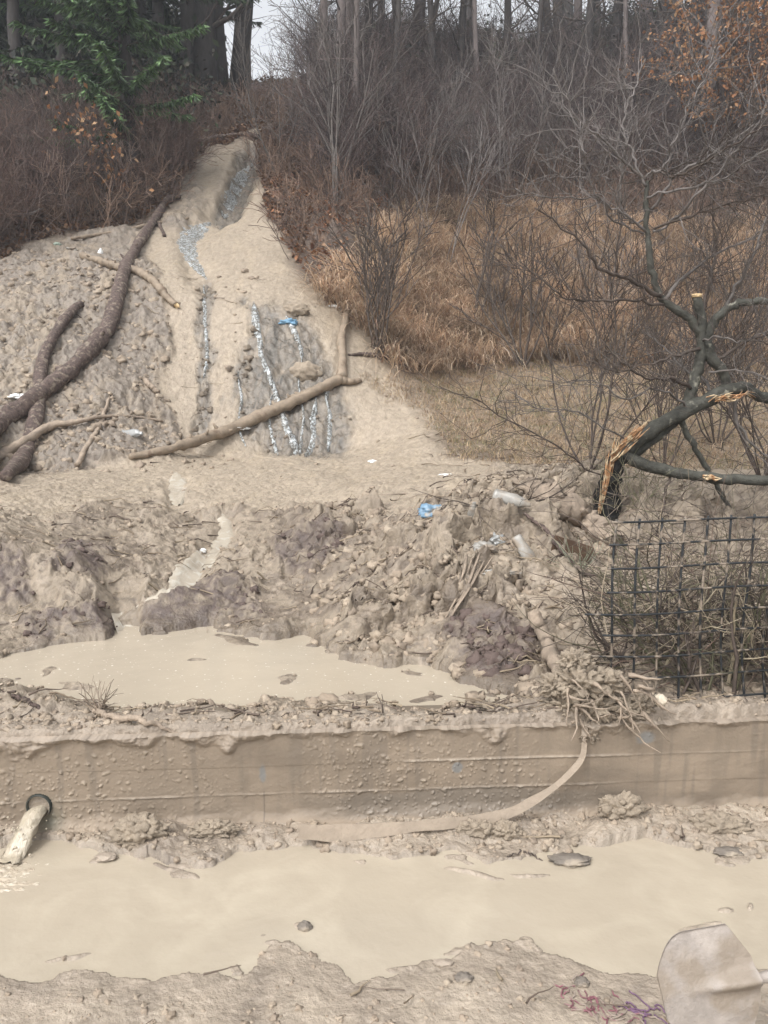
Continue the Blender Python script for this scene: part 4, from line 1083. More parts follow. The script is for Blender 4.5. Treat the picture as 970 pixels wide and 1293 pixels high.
M_stone = material('wet_stone', (.16, .138, .115), .75, .35, 12, .5, 40, mudcol=(.32, .27, .21), mudamt=.25)
M_stonem = material('mud_coated_stone', (.30, .25, .20), .55, .25, 10, .5, 40)
for px, py, s, sq, mat, lb in ((385, 1174, .022, (1, .8, .8), M_stone, 'small dark grey stone alone in the middle of the flood water'),
        (720, 1090, .050, (1.4, .7, .28), M_stone, 'flat wet stone rising from the flood water near the wall, with a darker face'),
        (780, 1094, .034, (1.2, .8, .38), M_stone, 'rounded wet stone in the flood water, next to the flat one'),
        (230, 1097, .038, (1.3, .8, .35), M_stonem, 'mud-coated lump in the flood water below the largest mud heap'),
        (178, 1090, .026, (1.1, .8, .4), M_stonem, 'small muddy lump between the pipe and the largest mud heap'),
        (134, 1084, .032, (1.2, .8, .35), M_stonem, 'flat muddy lump close to the pouring water'),
        (872, 1083, .028, (1.3, .8, .3), M_stonem, 'smooth muddy lump near the far end of the flood water'),
        (920, 1078, .035, (1.4, .8, .4), M_stone, 'bluish stone at the foot of the wall beyond the strap'),
        (843, 1115, .016, (1.5, .8, .4), M_stone, 'tiny dark stone surrounded by a pale swirl of water'),
        (500, 868, .055, (1.5, .8, .32), M_stone, 'grey stone lying in the puddle behind the wall'),
        (586, 1240, .022, (1.1, .8, .6), M_stone, 'dark pebble in the mud at the near edge of the flood water'),
        (735, 1243, .020, (1, .8, .7), M_stone, 'dark pebble above the magenta twine'),
        (560, 1218, .018, (1.6, .8, .4), M_stonem, 'thin mud flake at the near edge of the flood water'),
        (418, 488, .06, (1, .9, .9), M_stone, 'dark boulder on the wet face under the bend of the pale branch'),
        (385, 476, .16, (1.2, .6, .8), M_mudball, 'brown clod left standing on the wet face'),
        (375, 396, .13, (1.3, .7, .7), M_mudball, 'brown grassy clod at the lip of the wet face')):
    p = G(px, py, s * .35 * sq[2]); V, T = blob((0, 0, 0), s, px % 17, .28, 4, sq)
    tag(link('stone' if mat in (M_stone,) else 'mud_lump', mesh_from('stone', V, None, T), mat, None, p[:]), lb, 'stone' if mat is M_stone else 'mud lump')

# heaps of mud at the foot of the wall
for px, py, s, sq, lb in ((178, 1058, .085, (1.1, .6, .75), 'largest knobbly mud heap against the foot of the wall'), (600, 1052, .05, (1.5, .6, .7), 'mud clods heaped under the muddy strap'), (640, 1056, .045, (1.1, .6, .9), 'knobbly mud heap by the bend of the strap'),
        (785, 1028, .07, (1.2, .5, .8), 'mud heap climbing the wall, below the root ball'), (905, 1048, .07, (1.6, .6, .6), 'low cracked mud heap at the far end of the wall'), (270, 1052, .05, (1.6, .6, .6), 'low mud heap beside the largest heap')):
    p = G(px, py, s * .15)
    b = MB(); r_ = np.random.default_rng(px)
    V, T = blob(p, s, px % 13, .45, 5, sq, 3.2); b.add(V, None, T)
    for k in range(26):
        a = r_.uniform(0, 6.28); e = r_.uniform(0, 1.1); q = p + Vector((math.cos(a) * sq[0] * math.cos(e), math.sin(a) * sq[1] * math.cos(e), math.sin(e) * sq[2])) * s * .92
        V, T = blob(q, s * r_.uniform(.14, .34), k, .4, 2, (1, .9, .8)); b.add(V, None, T)
    tag(b.build('mud_heap', M_mudball), lb, 'mud heap')

# twine and yellow strip
M_mag = material('magenta_twine', (.20, .085, .10), .7, .3, 40, .3, 80, mudcol=(.28, .23, .19), mudamt=.48)
r_ = np.random.default_rng(77)
def twine(lab, spots, mat, n, name):
    b = MB()
    for k in range(n):
        px, py = spots[r_.integers(len(spots))]; px += r_.normal() * 9; py += r_.normal() * 7
        p = G(px, py); a = r_.uniform(0, 6.28); P = []
        for i in range(9):
            a += r_.normal() * .6; p = p + Vector((math.cos(a), math.sin(a), 0)) * .010; P.append((p.x, p.y, H(p.x, p.y) + .001 + .003 * abs(r_.normal())))
        b.tube(P, .0022, 5)
    tag(b.build(name, mat), lab, 'twine')
twine('tangle of magenta twine trodden into the mud at the near edge', [(722,1245),(728,1262),(735,1278),(745,1270),(752,1284),(768,1288),(790,1290),(722,1285)], M_mag, 24, 'magenta_twine')
twine('short purple strands of twine close to the shovel tip', [(822,1280),(836,1284),(812,1276)], material('purple_twine', (.15, .085, .14), .7, .3, 40), 8, 'purple_twine')
p = G(858, 1290); b = MB(); b.box(0, 0, .004, .055, .030, .008); V = b.V[0]
o = b.build('yellow_tape', material('yellow_plastic', (.60, .50, .03), .4, .15, 60, .3, 60), loc=(p.x, p.y, p.z)); tag(o, 'scrap of yellow plastic half under the shovel blade', 'litter')

# twigs stuck on the wall top and in the puddle
def twigs(px, py, label, n, L, seed, mat, up=1.0, r=.003, lvl=1, name='dead_twigs', lift=0, trop=.1, spread=.5, kids=(2, 4), cat='twigs'):
    r_ = np.random.default_rng(seed); p = G(px, py, lift); root = thing(name, p[:], label, cat)
    for k in range(n):
        b = MB(); d = np.array([r_.normal() * spread, r_.normal() * spread * .6, up * r_.uniform(.3, 1)])
        grow(b, r_, np.array(p) + r_.normal(size=3) * (.02, .02, 0), d, L * r_.uniform(.6, 1.2), r * r_.uniform(.7, 1.3), lvl, trop=trop, wig=.18, kids=kids, rmin=.0011)
        b.build('twig', mat, root)
twigs(128, 905, 'clump of muddy twigs with an upright tuft on the wall top near the pipe', 9, .14, 1, M_mudwood, r=.004)
twigs(478, 898, 'three dark twigs stuck upright at the edge of the puddle', 3, .07, 2, M_twigdark, r=.003, lvl=0, spread=.25)
twigs(258, 808, 'tiny pale sprig in the upper part of the puddle', 4, .08, 3, M_mudwood, r=.002, lvl=0)
fallen('stick', 'brown stick lying on the wall-top mud at the picture edge', [(15, 882), (35, 890), (52, 899)], [3, 3, 2.5], M_barkred, lift=1.1, sides=6)
fallen('stick', 'curved muddy branch trailing from the twig clump on the wall top', [(120, 902), (150, 912), (185, 920), (228, 930)], [5, 4.5, 4, 2], M_mudwood, lift=1.2, sides=8)
fallen('stick', 'thin dark stick floating in the flood water near the wall', [(640, 1088), (665, 1084), (690, 1096)], [1.2, 1.2, 1], M_twigdark, lift=1.2, sides=5)
twigs(655, 640, 'dark twiggy branch standing on the debris heap above the grimy bottle', 4, .40, 6, M_twigdark, r=.005, lvl=2, spread=.8, up=.5)
twigs(600, 640, 'flat spray of dark twigs across the top of the debris heap', 6, .42, 7, M_twigdark, r=.004, lvl=1, spread=1.1, up=.12, trop=0)
twigs(728, 720, 'grey-green broom-like tuft growing at the end of the mud-caked log', 22, .20, 8, material('grey_green_sprig', (.22, .24, .17), .7, .2), r=.0022, lvl=0, spread=.45)
twigs(775, 660, 'pale wispy stems around the charred stump', 16, .42, 9, M_straw, r=.0024, lvl=1, spread=.5)
twigs(808, 640, 'greenish thin stems beside the charred stump', 14, .38, 10, material('thin_green_stems', (.17, .17, .10), .7, .2), r=.0024, lvl=1, spread=.5)
# brown board in the heap
def board():
    p = G(722, 700, .03); root = None
    b = MB(); a = math.radians(18); R = [(math.cos(a), 0, -math.sin(a)), (0, 1, 0), (math.sin(a), 0, math.cos(a))]
    b.box(0, 0, 0, .22, .03, .09, np.array(R).T)
    tag(b.build('broken_board', material('dark_board', (.075, .045, .028), .7, .3, 16, .5, 50), smooth=False, loc=p[:]), 'dark brown broken board wedged under the mud-caked log', 'board')
board()

# ------------------------------------------------------------------ loose crumbs of mud
def crumbs():
    r_ = np.random.default_rng(91); protos = []
    for s in range(6):
        V, T = blob((0, 0, 0), 1, s, .95, 2, (1.05, .95, .8), 2.2); protos.append((V, None, T, np.ones((len(V), 3))))
    X = []; 
    def zone(n, x0, x1, y0, y1, s0, s1):
        x = r_.uniform(x0, x1, n); y = r_.uniform(y0, y1, n); X.append(np.column_stack([x, y, s0 * (s1 / s0) ** (r_.random(n) ** 2.2)]))
    zone(8000, -4.0, 3.8, 2.9, 6.2, .004, .026); zone(5500, -.4, 1.9, 3.0, 5.6, .005, .045); zone(4600, -6.5, -1.6, 7.2, 11, .010, .055)
    zone(1600, -2, 2, 2.45, 2.76, .004, .018); zone(900, -1.6, 1.8, 1.55, 2.1, .004, .014); zone(1500, -5, 3, 6, 9, .006, .03); zone(1200, -2, 2.2, 2.74, 2.95, .005, .02)
    A = np.vstack(X); z, M = ground(A[:, 0], A[:, 1])
    lv = np.where(A[:, 1] - WS * A[:, 0] > WY, .372, .012)
    keep = (z > lv + .004) & (M['veg'] < .3) & ((M['flow'] < .5) | (r_.random(len(z)) < .06)) | ((M['casc'] > .5) & (A[:, 1] > 8))
    keep &= ~((A[:, 1] - WS * A[:, 0] < 2.0) & (z < .02))
    A = A[keep]; z = z[keep]; M = {k: v[keep] for k, v in M.items()}
    n = len(A); base = np.array([(.285, .228, .172), (.33, .27, .205), (.25, .20, .15), (.20, .16, .125), (.37, .31, .24)])
    t = base[r_.integers(0, 5, n)] * r_.uniform(.85, 1.1, (n, 1)) * .5 + .5 * base[0]
    t = np.where((M['dark'] > .5)[:, None], np.array((.10, .072, .062)), t); t = np.where((M['casc'] > .5)[:, None], t * .6, t)
    V, Q, T, C = scatter_mesh(protos, np.column_stack([A[:, :2], z - A[:, 2] * .15]), A[:, 2], r_.uniform(0, 6.28, n), t)
    print('crumbs', n)
    tag(link('mud_crumbs', mesh_from('mud_crumbs', V, Q, T, C), material('mud_crumb', rough=.75, var=.15, scale=20, bump=.5, bscale=90, attr=True, bdist=.004)), 'crumbs and clods of mud strewn over the slide', kind='stuff')
crumbs()

def woody_debris():
    r_ = np.random.default_rng(92); b = MB(); cols = [(.07, .05, .04), (.12, .09, .07), (.25, .2, .14), (.17, .13, .09)]
    n = 0
    zones = [(700, -6, -1.5, 7.3, 11), (1100, -.3, 1.9, 3.2, 5.8), (500, -3, 1, 3.2, 6), (150, -2, 2, 2.8, 2.95), (260, .3, 3, 6, 8.5), (60, -1.6, 1.6, 1.6, 2.7)]
    for m, x0, x1, y0, y1 in zones:
        for k in range(m):
            x, y = r_.uniform(x0, x1), r_.uniform(y0, y1); L = r_.uniform(.04, .16) * (1 + y * .10); a = r_.uniform(0, 3.14)
            P = np.array([(x + math.cos(a) * L * t + r_.normal() * L * .05, y + math.sin(a) * L * t * .7, 0) for t in np.linspace(-.5, .5, 5)])
            z, M = ground(P[:, 0], P[:, 1]); P[:, 2] = z + .004 + abs(r_.normal()) * .012
            lv = .372 if y - WS * x > WY else .012
            if z.max() - z.min() > .12 or z.min() < lv + .002 or M['flow'].max() > .6 and r_.random() < .85: continue
            b.tube(P, np.linspace(r_.uniform(.0015, .005) * (1 + y * .06), .001, 5), 4, c=np.array(cols[r_.integers(4)]), cap=False)
    tag(b.build('woody_debris', M_brush), 'scattered broken twigs and roots in the mud', kind='stuff')
woody_debris()

# ------------------------------------------------------------------ vegetation
def sample_area(n, x0, x1, y0, y1, seed):
    r_ = np.random.default_rng(seed); x = r_.uniform(x0, x1, n); y = r_.uniform(y0, y1, n); z, M = ground(x, y); return x, y, z, M, r_

def blades(x, y, z, L, lean, az, wdt, col, seg=4, curl=1.0):
    n = len(x); t = np.linspace(0, 1, seg + 1)
    # each blade bends over as it rises
    th = lean[:, None] + curl * t[None] * (1.2 + 0 * lean[:, None])
    ds = (L / seg)[:, None]
    dx = np.cumsum(np.sin(th) * ds, 1) - np.sin(th[:, :1]) * ds; dz = np.cumsum(np.cos(th) * ds, 1) - np.cos(th[:, :1]) * ds
    cx = x[:, None] + dx * np.cos(az)[:, None]; cy = y[:, None] + dx * np.sin(az)[:, None]; cz = z[:, None] + dz
    w_ = wdt[:, None] * (1 - .85 * t[None]) / 2
    px, py = -np.sin(az)[:, None] * w_, np.cos(az)[:, None] * w_
    A = np.stack([cx - px, cy - py, cz], -1); B = np.stack([cx + px, cy + py, cz], -1)
    V = np.stack([A, B], 2).reshape(-1, 3)
    k = np.arange(n)[:, None] * (2 * (seg + 1)); i = np.arange(seg)[None] * 2
    Q = np.stack([k + i, k + i + 1, k + i + 3, k + i + 2], -1).reshape(-1, 4)
    C = np.repeat(col, 2 * (seg + 1), 0)
    return V, Q, C
def palette(r_, n, cols, jit=.2):
    c = np.array(cols)[r_.integers(0, len(cols), n)]; return c * r_.uniform(1 - jit, 1 + jit, (n, 1))

P_TALL = [(398,355),(440,330),(470,292),(520,268),(640,262),(760,272),(850,285),(1900,290),(1900,462),(760,462),(640,455),(560,470),(500,470),(455,420),(430,392)]
P_BENCH = [(440,470),(505,464),(560,462),(760,455),(1900,455),(1900,622),(800,612),(640,588),(570,575),(530,520)]
def dry_grass():
    # tussocks of tall drooping straw
    x, y, z, M, r_ = sample_area(26000, -1.6, 13, 9.5, 19.5, 101)
    s = sdist(M['px'], M['py'], P_TALL) + 14 * fbm(x * .8, y * .8, 3, 7)
    ok = (s > 0) & (M['flow'] < .3) & (fbm(x * .9, y * .9, 2, 9) > -.42); x, y, z = x[ok][:4600], y[ok][:4600], z[ok][:4600]
    k = 19; n = len(x) * k
    X = np.repeat(x, k) + r_.normal(size=n) * .09; Y = np.repeat(y, k) + r_.normal(size=n) * .09; Z = np.repeat(z, k) - .01
    ta = np.repeat(r_.uniform(.55, 1.25, len(x)), k)
    az = -math.pi / 2 + r_.normal(size=n) * .95
    tint = np.repeat(r_.uniform(.6, 1.2, len(x)) * (.55 + .6 * sstep(-.35, .25, fbm(x * 1.3, y * 1.8, 3, 55))), k)[:, None]
    L = r_.uniform(.35, .72, n) * ta
    V, Q, C = blades(X, Y, Z, L, np.abs(r_.normal(size=n)) * .45, az, r_.uniform(.009, .018, n), palette(r_, n, [(.68, .52, .37), (.78, .63, .47), (.58, .43, .30), (.46, .32, .22), (.68, .55, .43), (.34, .23, .17)], .2) * tint, curl=1.35)
    tag(link('dry_grass', mesh_from('dry_grass', V, Q, None, C), M_grass), 'tall drooping dry straw grass on the bank', kind='stuff')
    # short grass on the level ground
    x, y, z, M, r_ = sample_area(150000, -.3, 8.5, 7.3, 14, 102)
    s = sdist(M['px'], M['py'], P_BENCH) + 22 * fbm(x * 2, y * 2, 3, 17)
    ok = (s > 0); x, y, z = x[ok], y[ok], z[ok]; n = len(x)
    cl = sstep(-.1, .4, fbm(x * 1.7, y * 1.7, 3, 19))
    dry = palette(r_, n, [(.46, .35, .24), (.34, .24, .165), (.54, .42, .29), (.22, .15, .11), (.40, .30, .18)]); grn = palette(r_, n, [(.15, .145, .06), (.20, .19, .08), (.24, .21, .11)])
    col = np.where((r_.random(n) < cl * .4)[:, None], grn, dry)
    V, Q, C = blades(x, y, z - .005, r_.uniform(.05, .17, n) * (.7 + .6 * r_.random(n)), np.abs(r_.normal(size=n)) * .8, r_.uniform(0, 6.28, n), r_.uniform(.004, .008, n), col, seg=3)
    tag(link('short_grass', mesh_from('short_grass', V, Q, None, C), M_grass), 'short dull green and brown grass on the level ground', kind='stuff')
dry_grass()

P_RUST = [(330,258),(360,240),(430,235),(480,262),(520,290),(470,330),(440,395),(405,372),(372,335)]
def leaf_litter():
    x1, y1, z1, M1, r_ = sample_area(70000, -4, 15, 8.5, 30, 103)
    ok = (M1['veg'] > .5) & ((M1['py'] < 300) | (M1['px'] < 440)); d = sdist(M1['px'], M1['py'], P_RUST) > -10
    ok &= d | (r_.random(len(x1)) < .45); x, y, z, d = x1[ok], y1[ok], z1[ok], d[ok]
    x2, y2, z2, M2, _ = sample_area(50000, -13, -1.2, 9, 20, 104); ok2 = M2['veg'] > .5
    x = np.concatenate([x, x2[ok2]]); y = np.concatenate([y, y2[ok2]]); z = np.concatenate([z, z2[ok2]]); d = np.concatenate([d, np.zeros(ok2.sum(), bool)])
    n = len(x); col = palette(r_, n, [(.17, .095, .055), (.22, .12, .065), (.13, .08, .06), (.26, .17, .11), (.09, .06, .045)], .25)
    col[d] = palette(r_, int(d.sum()), [(.24, .11, .055), (.30, .15, .08), (.19, .09, .055), (.34, .21, .13)], .2)
    s = r_.uniform(.018, .042, n) * (1 + y / 30)
    a = r_.uniform(0, 6.28, n); t = r_.normal(size=n) * .7; b_ = r_.normal(size=n) * .7
    ux = np.stack([np.cos(a), np.sin(a), np.sin(t)], -1) * s[:, None]; vx = np.stack([-np.sin(a), np.cos(a), np.sin(b_)], -1) * s[:, None] * .6
    c = np.stack([x, y, z + r_.uniform(.0, .10, n)], -1)
    bend = np.array([0, 0, 1.0]) * (s * .3)[:, None]
    V = np.stack([c - ux, c - vx * .9 + bend, c + ux, c + vx + bend], 1).reshape(-1, 3); Q = np.arange(4 * n).reshape(n, 4)
    tag(link('fallen_leaves', mesh_from('fallen_leaves', V, Q, None, np.repeat(col, 4, 0)), M_leafy), 'fallen rusty leaves on the wooded slopes', kind='stuff')
leaf_litter()

def brush_protos(seed, n, h=(1.3, 2.4), stems=(9, 15), cols=None, lvl=2, up=1.0, kids=(3, 6), r0=.009):
    out = []
    for s in range(n):
        r_ = np.random.default_rng(seed + s); b = MB(); k = r_.integers(*stems)
        for i in range(k):
            a = r_.uniform(0, 6.28); e = abs(r_.normal()) * .55
            d = np.array([math.cos(a) * e, math.sin(a) * e, up]); c = np.array(cols[r_.integers(len(cols))]) * r_.uniform(.75, 1.2)
            grow(b, r_, np.array([r_.normal() * .12, r_.normal() * .12, -.05]), d, r_.uniform(*h), r0 * r_.uniform(.7, 1.2), lvl, trop=.07, wig=.2, kids=kids, rmin=.0036, c=c, ang=(.4, 1.0), shrink=(.35, .65), lo=3)
        out.append(arrays(b))
    return out
def leafy_protos(seed, n, cols, m=420):
    out = []
    for s_ in range(n):
        r_ = np.random.default_rng(seed + s_); c = r_.normal(size=(m, 3)) * (.42, .42, .30) + (0, 0, .55) + .18 * np.sin(r_.normal(size=(m, 3)) * 3)
        c[:, 2] = np.abs(c[:, 2]); s = r_.uniform(.03, .075, (m, 1)); u = r_.normal(size=(m, 3)); u /= np.linalg.norm(u, axis=1)[:, None]; v = np.cross(u, r_.normal(size=(m, 3))); v /= np.linalg.norm(v, axis=1)[:, None]
        V = np.stack([c - u * s, c - v * s * .5, c + u * s, c + v * s * .5], 1).reshape(-1, 3)
        out.append((V, np.arange(4 * m).reshape(-1, 4), None, np.repeat(palette(r_, m, cols, .3), 4, 0)))
    return out
def brush(name, label, protos, n, x0, x1, y0, y1, seed, cond, s=(.7, 1.25), tints=(.7, 1.2), dens=None):
    x, y, z, M, r_ = sample_area(n * 6, x0, x1, y0, y1, seed)
    ok = cond(x, y, M)
    x, y, z = x[ok][:n], y[ok][:n], z[ok][:n]; m = len(x)
    V, Q, T, C = scatter_mesh(protos, np.column_stack([x, y, z]), r_.uniform(*s, m), r_.uniform(0, 6.28, m), r_.uniform(*tints, m))
    print(name, m, len(V))
    tag(link(name, mesh_from(name, V, Q, T, C), M_brush), label, kind='stuff')
BCOL = [(.078, .056, .052), (.098, .068, .062), (.060, .046, .045), (.14, .108, .10), (.086, .072, .068)]
PB = brush_protos(200, 6, cols=BCOL)
def c_right(x, y, M): return (M['veg'] > .8) & (M['py'] < 262 + 18 * fbm(x, y, 2, 3)) & (M['px'] > 335) & ~((M['px'] < 400) & (y > 12.5)) & (fbm(x * .35, y * .35, 2, 4) > -.45) & (M['py'] > 96 - 15 * (M['px'] < 520))
brush('brush_thicket', 'leafless purplish brush covering the slope above the dry grass', PB, 620, -4, 20, 13.5, 34, 301, c_right, s=(.6, 1.1))
PB2 = brush_protos(240, 5, cols=[(.125, .08, .067), (.155, .10, .08), (.095, .07, .062), (.19, .14, .115)])
def c_left(x, y, M): return (M['veg'] > .85) & (M['px'] < 318 - 40 * (y > 15)) & (M['py'] > 205)
brush('brush_thicket', 'leafless reddish brush on the slope under the spruces', PB2, 430, -16, -2.2, 10.4, 24, 302, c_left, s=(.4, .8))
PB3 = brush_protos(280, 4, h=(.35, .8), stems=(8, 14), cols=[(.16, .10, .075), (.22, .15, .11), (.12, .085, .07)], r0=.005, lvl=1, kids=(4, 7))
def c_low(x, y, M): return (M['veg'] > .6) & ((M['py'] < 285) | ((M['px'] < 400) & (M['py'] < 360)) | ((fbm(x, y, 2, 8) > .5) & ((M['py'] < 460))))
brush('low_scrub', 'low dead stems along the edge of the slide and among the grass', PB3, 900, -8, 13, 8.6, 20, 303, c_low, s=(.7, 1.3))

DK = leafy_protos(320, 4, [(.030, .038, .024), (.045, .055, .030), (.025, .028, .024), (.055, .050, .035)])
def c_dkr(x, y, M): return (M['veg'] > .8) & (M['px'] > 430) & (M['py'] < 150) & (M['py'] > 30) & (fbm(x * .3, y * .3, 2, 12) > -.15)
brush('dark_undergrowth', 'low dark evergreen undergrowth beneath the ridge trees', DK, 300, -3, 21, 20, 36, 304, c_dkr, s=(.7, 1.2))
def c_dkl(x, y, M): return (M['veg'] > .85) & (M['px'] < 300) & (M['py'] < 225) & (M['px'] < 222)
brush('dark_undergrowth', 'dark ivy and undergrowth between the spruces', DK, 420, -18, -2.2, 13, 34, 305, c_dkl, s=(.8, 1.8))

# individual shrubs and young trees on the slope
def shrub(px, py, h, label, seed, stems=6, mat=M_twigdark, spread=.35, lvl=2, r=.014, name='bare_shrub', cat='shrub', kids=(4, 7), rmin=.0048, p=None, group=None, ang=(.35, .8)):
    r_ = np.random.default_rng(seed); p = p or G(px, py); root = thing(name, p[:], label, cat, group)
    b = MB()
    for k in range(stems):
        a = r_.uniform(0, 6.28); e = abs(r_.normal()) * spread
        d = np.array([math.cos(a) * e, math.sin(a) * e, 1])
        pp = np.array(p) + np.array([math.cos(a), math.sin(a), 0]) * .03 + np.array([0, 0, -.04])
        grow(b, r_, pp, d, h * r_.uniform(.7, 1.05), r * r_.uniform(.7, 1.1), lvl, trop=.12, wig=.12, kids=kids, rmin=rmin, ang=ang)
    b.build('stems', mat, root)
    return root
SH = [(480,452,1.9,'dark many-stemmed shrub at the edge of the slurry above the bent branch',7,M_twigdark,.38,.013),
      (602,412,2.2,'dark slender sapling rooted in the middle of the dry grass bank',2,M_twigdark,.25,.020),
      (662,462,1.9,'dark spreading shrub at the foot of the dry grass bank',6,M_twigdark,.45,.014),
      (425,262,3.4,'tall pale multi-stemmed sapling above the rusty leaf patch',5,M_twiggrey,.25,.022),
      (352,225,2.2,'grey sapling on the shoulder just beside the gully',5,M_twiggrey,.35,.014),
      (560,350,2.4,'pale thin-stemmed sapling low on the grass bank, between two dark ones',4,M_twigpale,.3,.012),
      (760,420,1.6,'pale bushy shrub in the grass behind the broken tree',5,M_twigpale,.45,.010),
      (742,588,1.5,'dense dark shrub standing next to the charred stump',6,M_twigdark,.5,.010),
      (525,290,2.6,'grey sapling at the top edge of the grass near the rusty leaves',5,M_twiggrey,.3,.014),
      (640,270,2.8,'whitish sapling where the straw grass gives way to brush',5,M_twigpale,.3,.013),
      (700,255,2.6,'dull grey bushy sapling behind the tips of the broken tree',6,M_twiggrey,.35,.013),
      (585,262,2.6,'thin pale sapling at the head of the grass bank above the slender dark one',5,M_twigpale,.3,.012),
      (840,590,1.3,'brown shrub under the broken tree limbs',9,M_twigdark,.55,.009),
      (905,560,1.6,'dark brambly shrub behind the hanging limbs',9,M_twigdark,.5,.010),
      (965,600,1.5,'thicket-like shrub under the end of the lowest limb',9,M_twigdark,.5,.010),
      (880,470,2.2,'tall dark shrub behind the upright cut limb',8,M_twigdark,.4,.013),
      (950,450,2.6,'dark spreading shrub on the bank, behind the limb that bends outward',8,M_twigdark,.4,.014),
      (820,460,1.8,'dark fine-twigged shrub on the bank behind the forked boughs',4,M_twigdark,.45,.011)]
for i, (a, b_, h, lab, st, mt, spd, rr) in enumerate(SH): shrub(a, b_, h, lab, 400 + i, st, mt, spd, 2, rr * (1.5 if i < 3 else 1.0), rmin=(.0055 if i < 3 else .0035))
# whips leaning in from the bank
fallen('bare_whip', 'pale curved whip arching over the brush at the edge of the view', [(-14, 300), (4, 250), (18, 200), (23, 142)], [2, 2, 1.6, 1], M_twigpale, lift=1, sides=6, cat='branch', lifts=[.1, .2, .3, .4], wig=0)
fallen('bare_whip', 'pale forked whip lying on the brush just above the bank', [(-20, 290), (10, 298), (35, 300), (56, 290)], [2, 2, 1.5, 1], M_twigpale, lift=1, sides=6, cat='branch', lifts=[.3, .3, .3, .3], wig=0)

# shrub still holding its orange leaves
def leafy_shrub(px, py, h, label, seed, nleaf, spread):
    root = shrub(px, py, h, label, seed, 7, M_twigdark, spread, 2, .018, name='leafy_shrub', cat='shrub')
    r_ = np.random.default_rng(seed); st = root.children[0]; me = st.data
    V = np.empty(len(me.vertices) * 3); me.vertices.foreach_get('co', V); V = V.reshape(-1, 3); V = V[V[:, 2] > V[:, 2].min() + h * .35]
    c = V[r_.integers(0, len(V), nleaf)] + r_.normal(size=(nleaf, 3)) * .05
    s = r_.uniform(.03, .06, nleaf)[:, None]; u = r_.normal(size=(nleaf, 3)); u /= np.linalg.norm(u, axis=1)[:, None]; v = np.cross(u, r_.normal(size=(nleaf, 3))); v /= np.linalg.norm(v, axis=1)[:, None]
    Vx = np.stack([c - u * s, c - v * s * .6, c + u * s, c + v * s * .6 + (0, 0, .01)], 1).reshape(-1, 3)
    col = palette(r_, nleaf, [(.30, .14, .065), (.36, .19, .09), (.22, .11, .06), (.40, .25, .14)])
    link('leaves', mesh_from('leaves', Vx, np.arange(4 * nleaf).reshape(-1, 4), None, np.repeat(col, 4, 0)), M_leafy, root)
leafy_shrub(915, 255, 4.6, 'tall shrub still holding orange-brown leaves below the ridge trees', 501, 2600, .3)
leafy_shrub(985, 250, 4.0, 'second orange-leaved shrub at the picture edge beside the taller one', 502, 2200, .3)
leafy_shrub(120, 285, 1.6, 'small shrub with a few orange leaves above the slumped bank', 503, 250, .3)

# ridge trees
def bare_tree(p, h, r, label, seed, mat, lean=0.0, forked=False, crown=.35, group=None, name='bare_tree'):
    r_ = np.random.default_rng(seed); root = thing(name, p[:], label, 'tree', group)
    n = 12; P = [np.array(p) + (0, 0, -.3)]; d = np.array([lean, r_.normal() * .03, 1.0])
    for i in range(n - 1):
        d = d + r_.normal(size=3) * (.025, .025, 0); d /= np.linalg.norm(d); P.append(P[-1] + d * h / (n - 1))
    R = np.linspace(r * 1.15, r * .25, n); R[0] *= 1.25
    b = MB(); b.tube(P, R, 10, lump=.04, rng=r_)
    if forked:
        i = 3; q = P[i]; dd = np.array([.28 * (1 if seed % 2 else -1), .05, 1]); Pf = [q]
        for k in range(8): dd = dd + r_.normal(size=3) * .04 - np.array([.02 * (1 if seed % 2 else -1), 0, 0]); Pf.append(Pf[-1] + dd / np.linalg.norm(dd) * h / 11)
        b.tube(Pf, np.linspace(r * .75, r * .2, 9), 8)
    b.build('trunk', mat, root)
    b = MB()
    for k in range(34):
        t = crown + (1 - crown) * r_.random() if r_.random() < .8 else r_.uniform(.12, crown); f = t * (n - 1); i = min(int(f), n - 2); q = P[i] + (P[i + 1] - P[i]) * (f - i)
        a = r_.uniform(0, 6.28); dd = np.array([math.cos(a), math.sin(a), r_.uniform(.2, 1.0)])
        grow(b, r_, q, dd, h * r_.uniform(.08, .19) * (1.3 - t), max(.012, r * .22 * (1.2 - t)), 2, trop=.1, wig=.16, kids=(3, 5), rmin=.005)
    b.build('crown', M_twiggrey if mat is M_trunkp else M_twigdark, root)
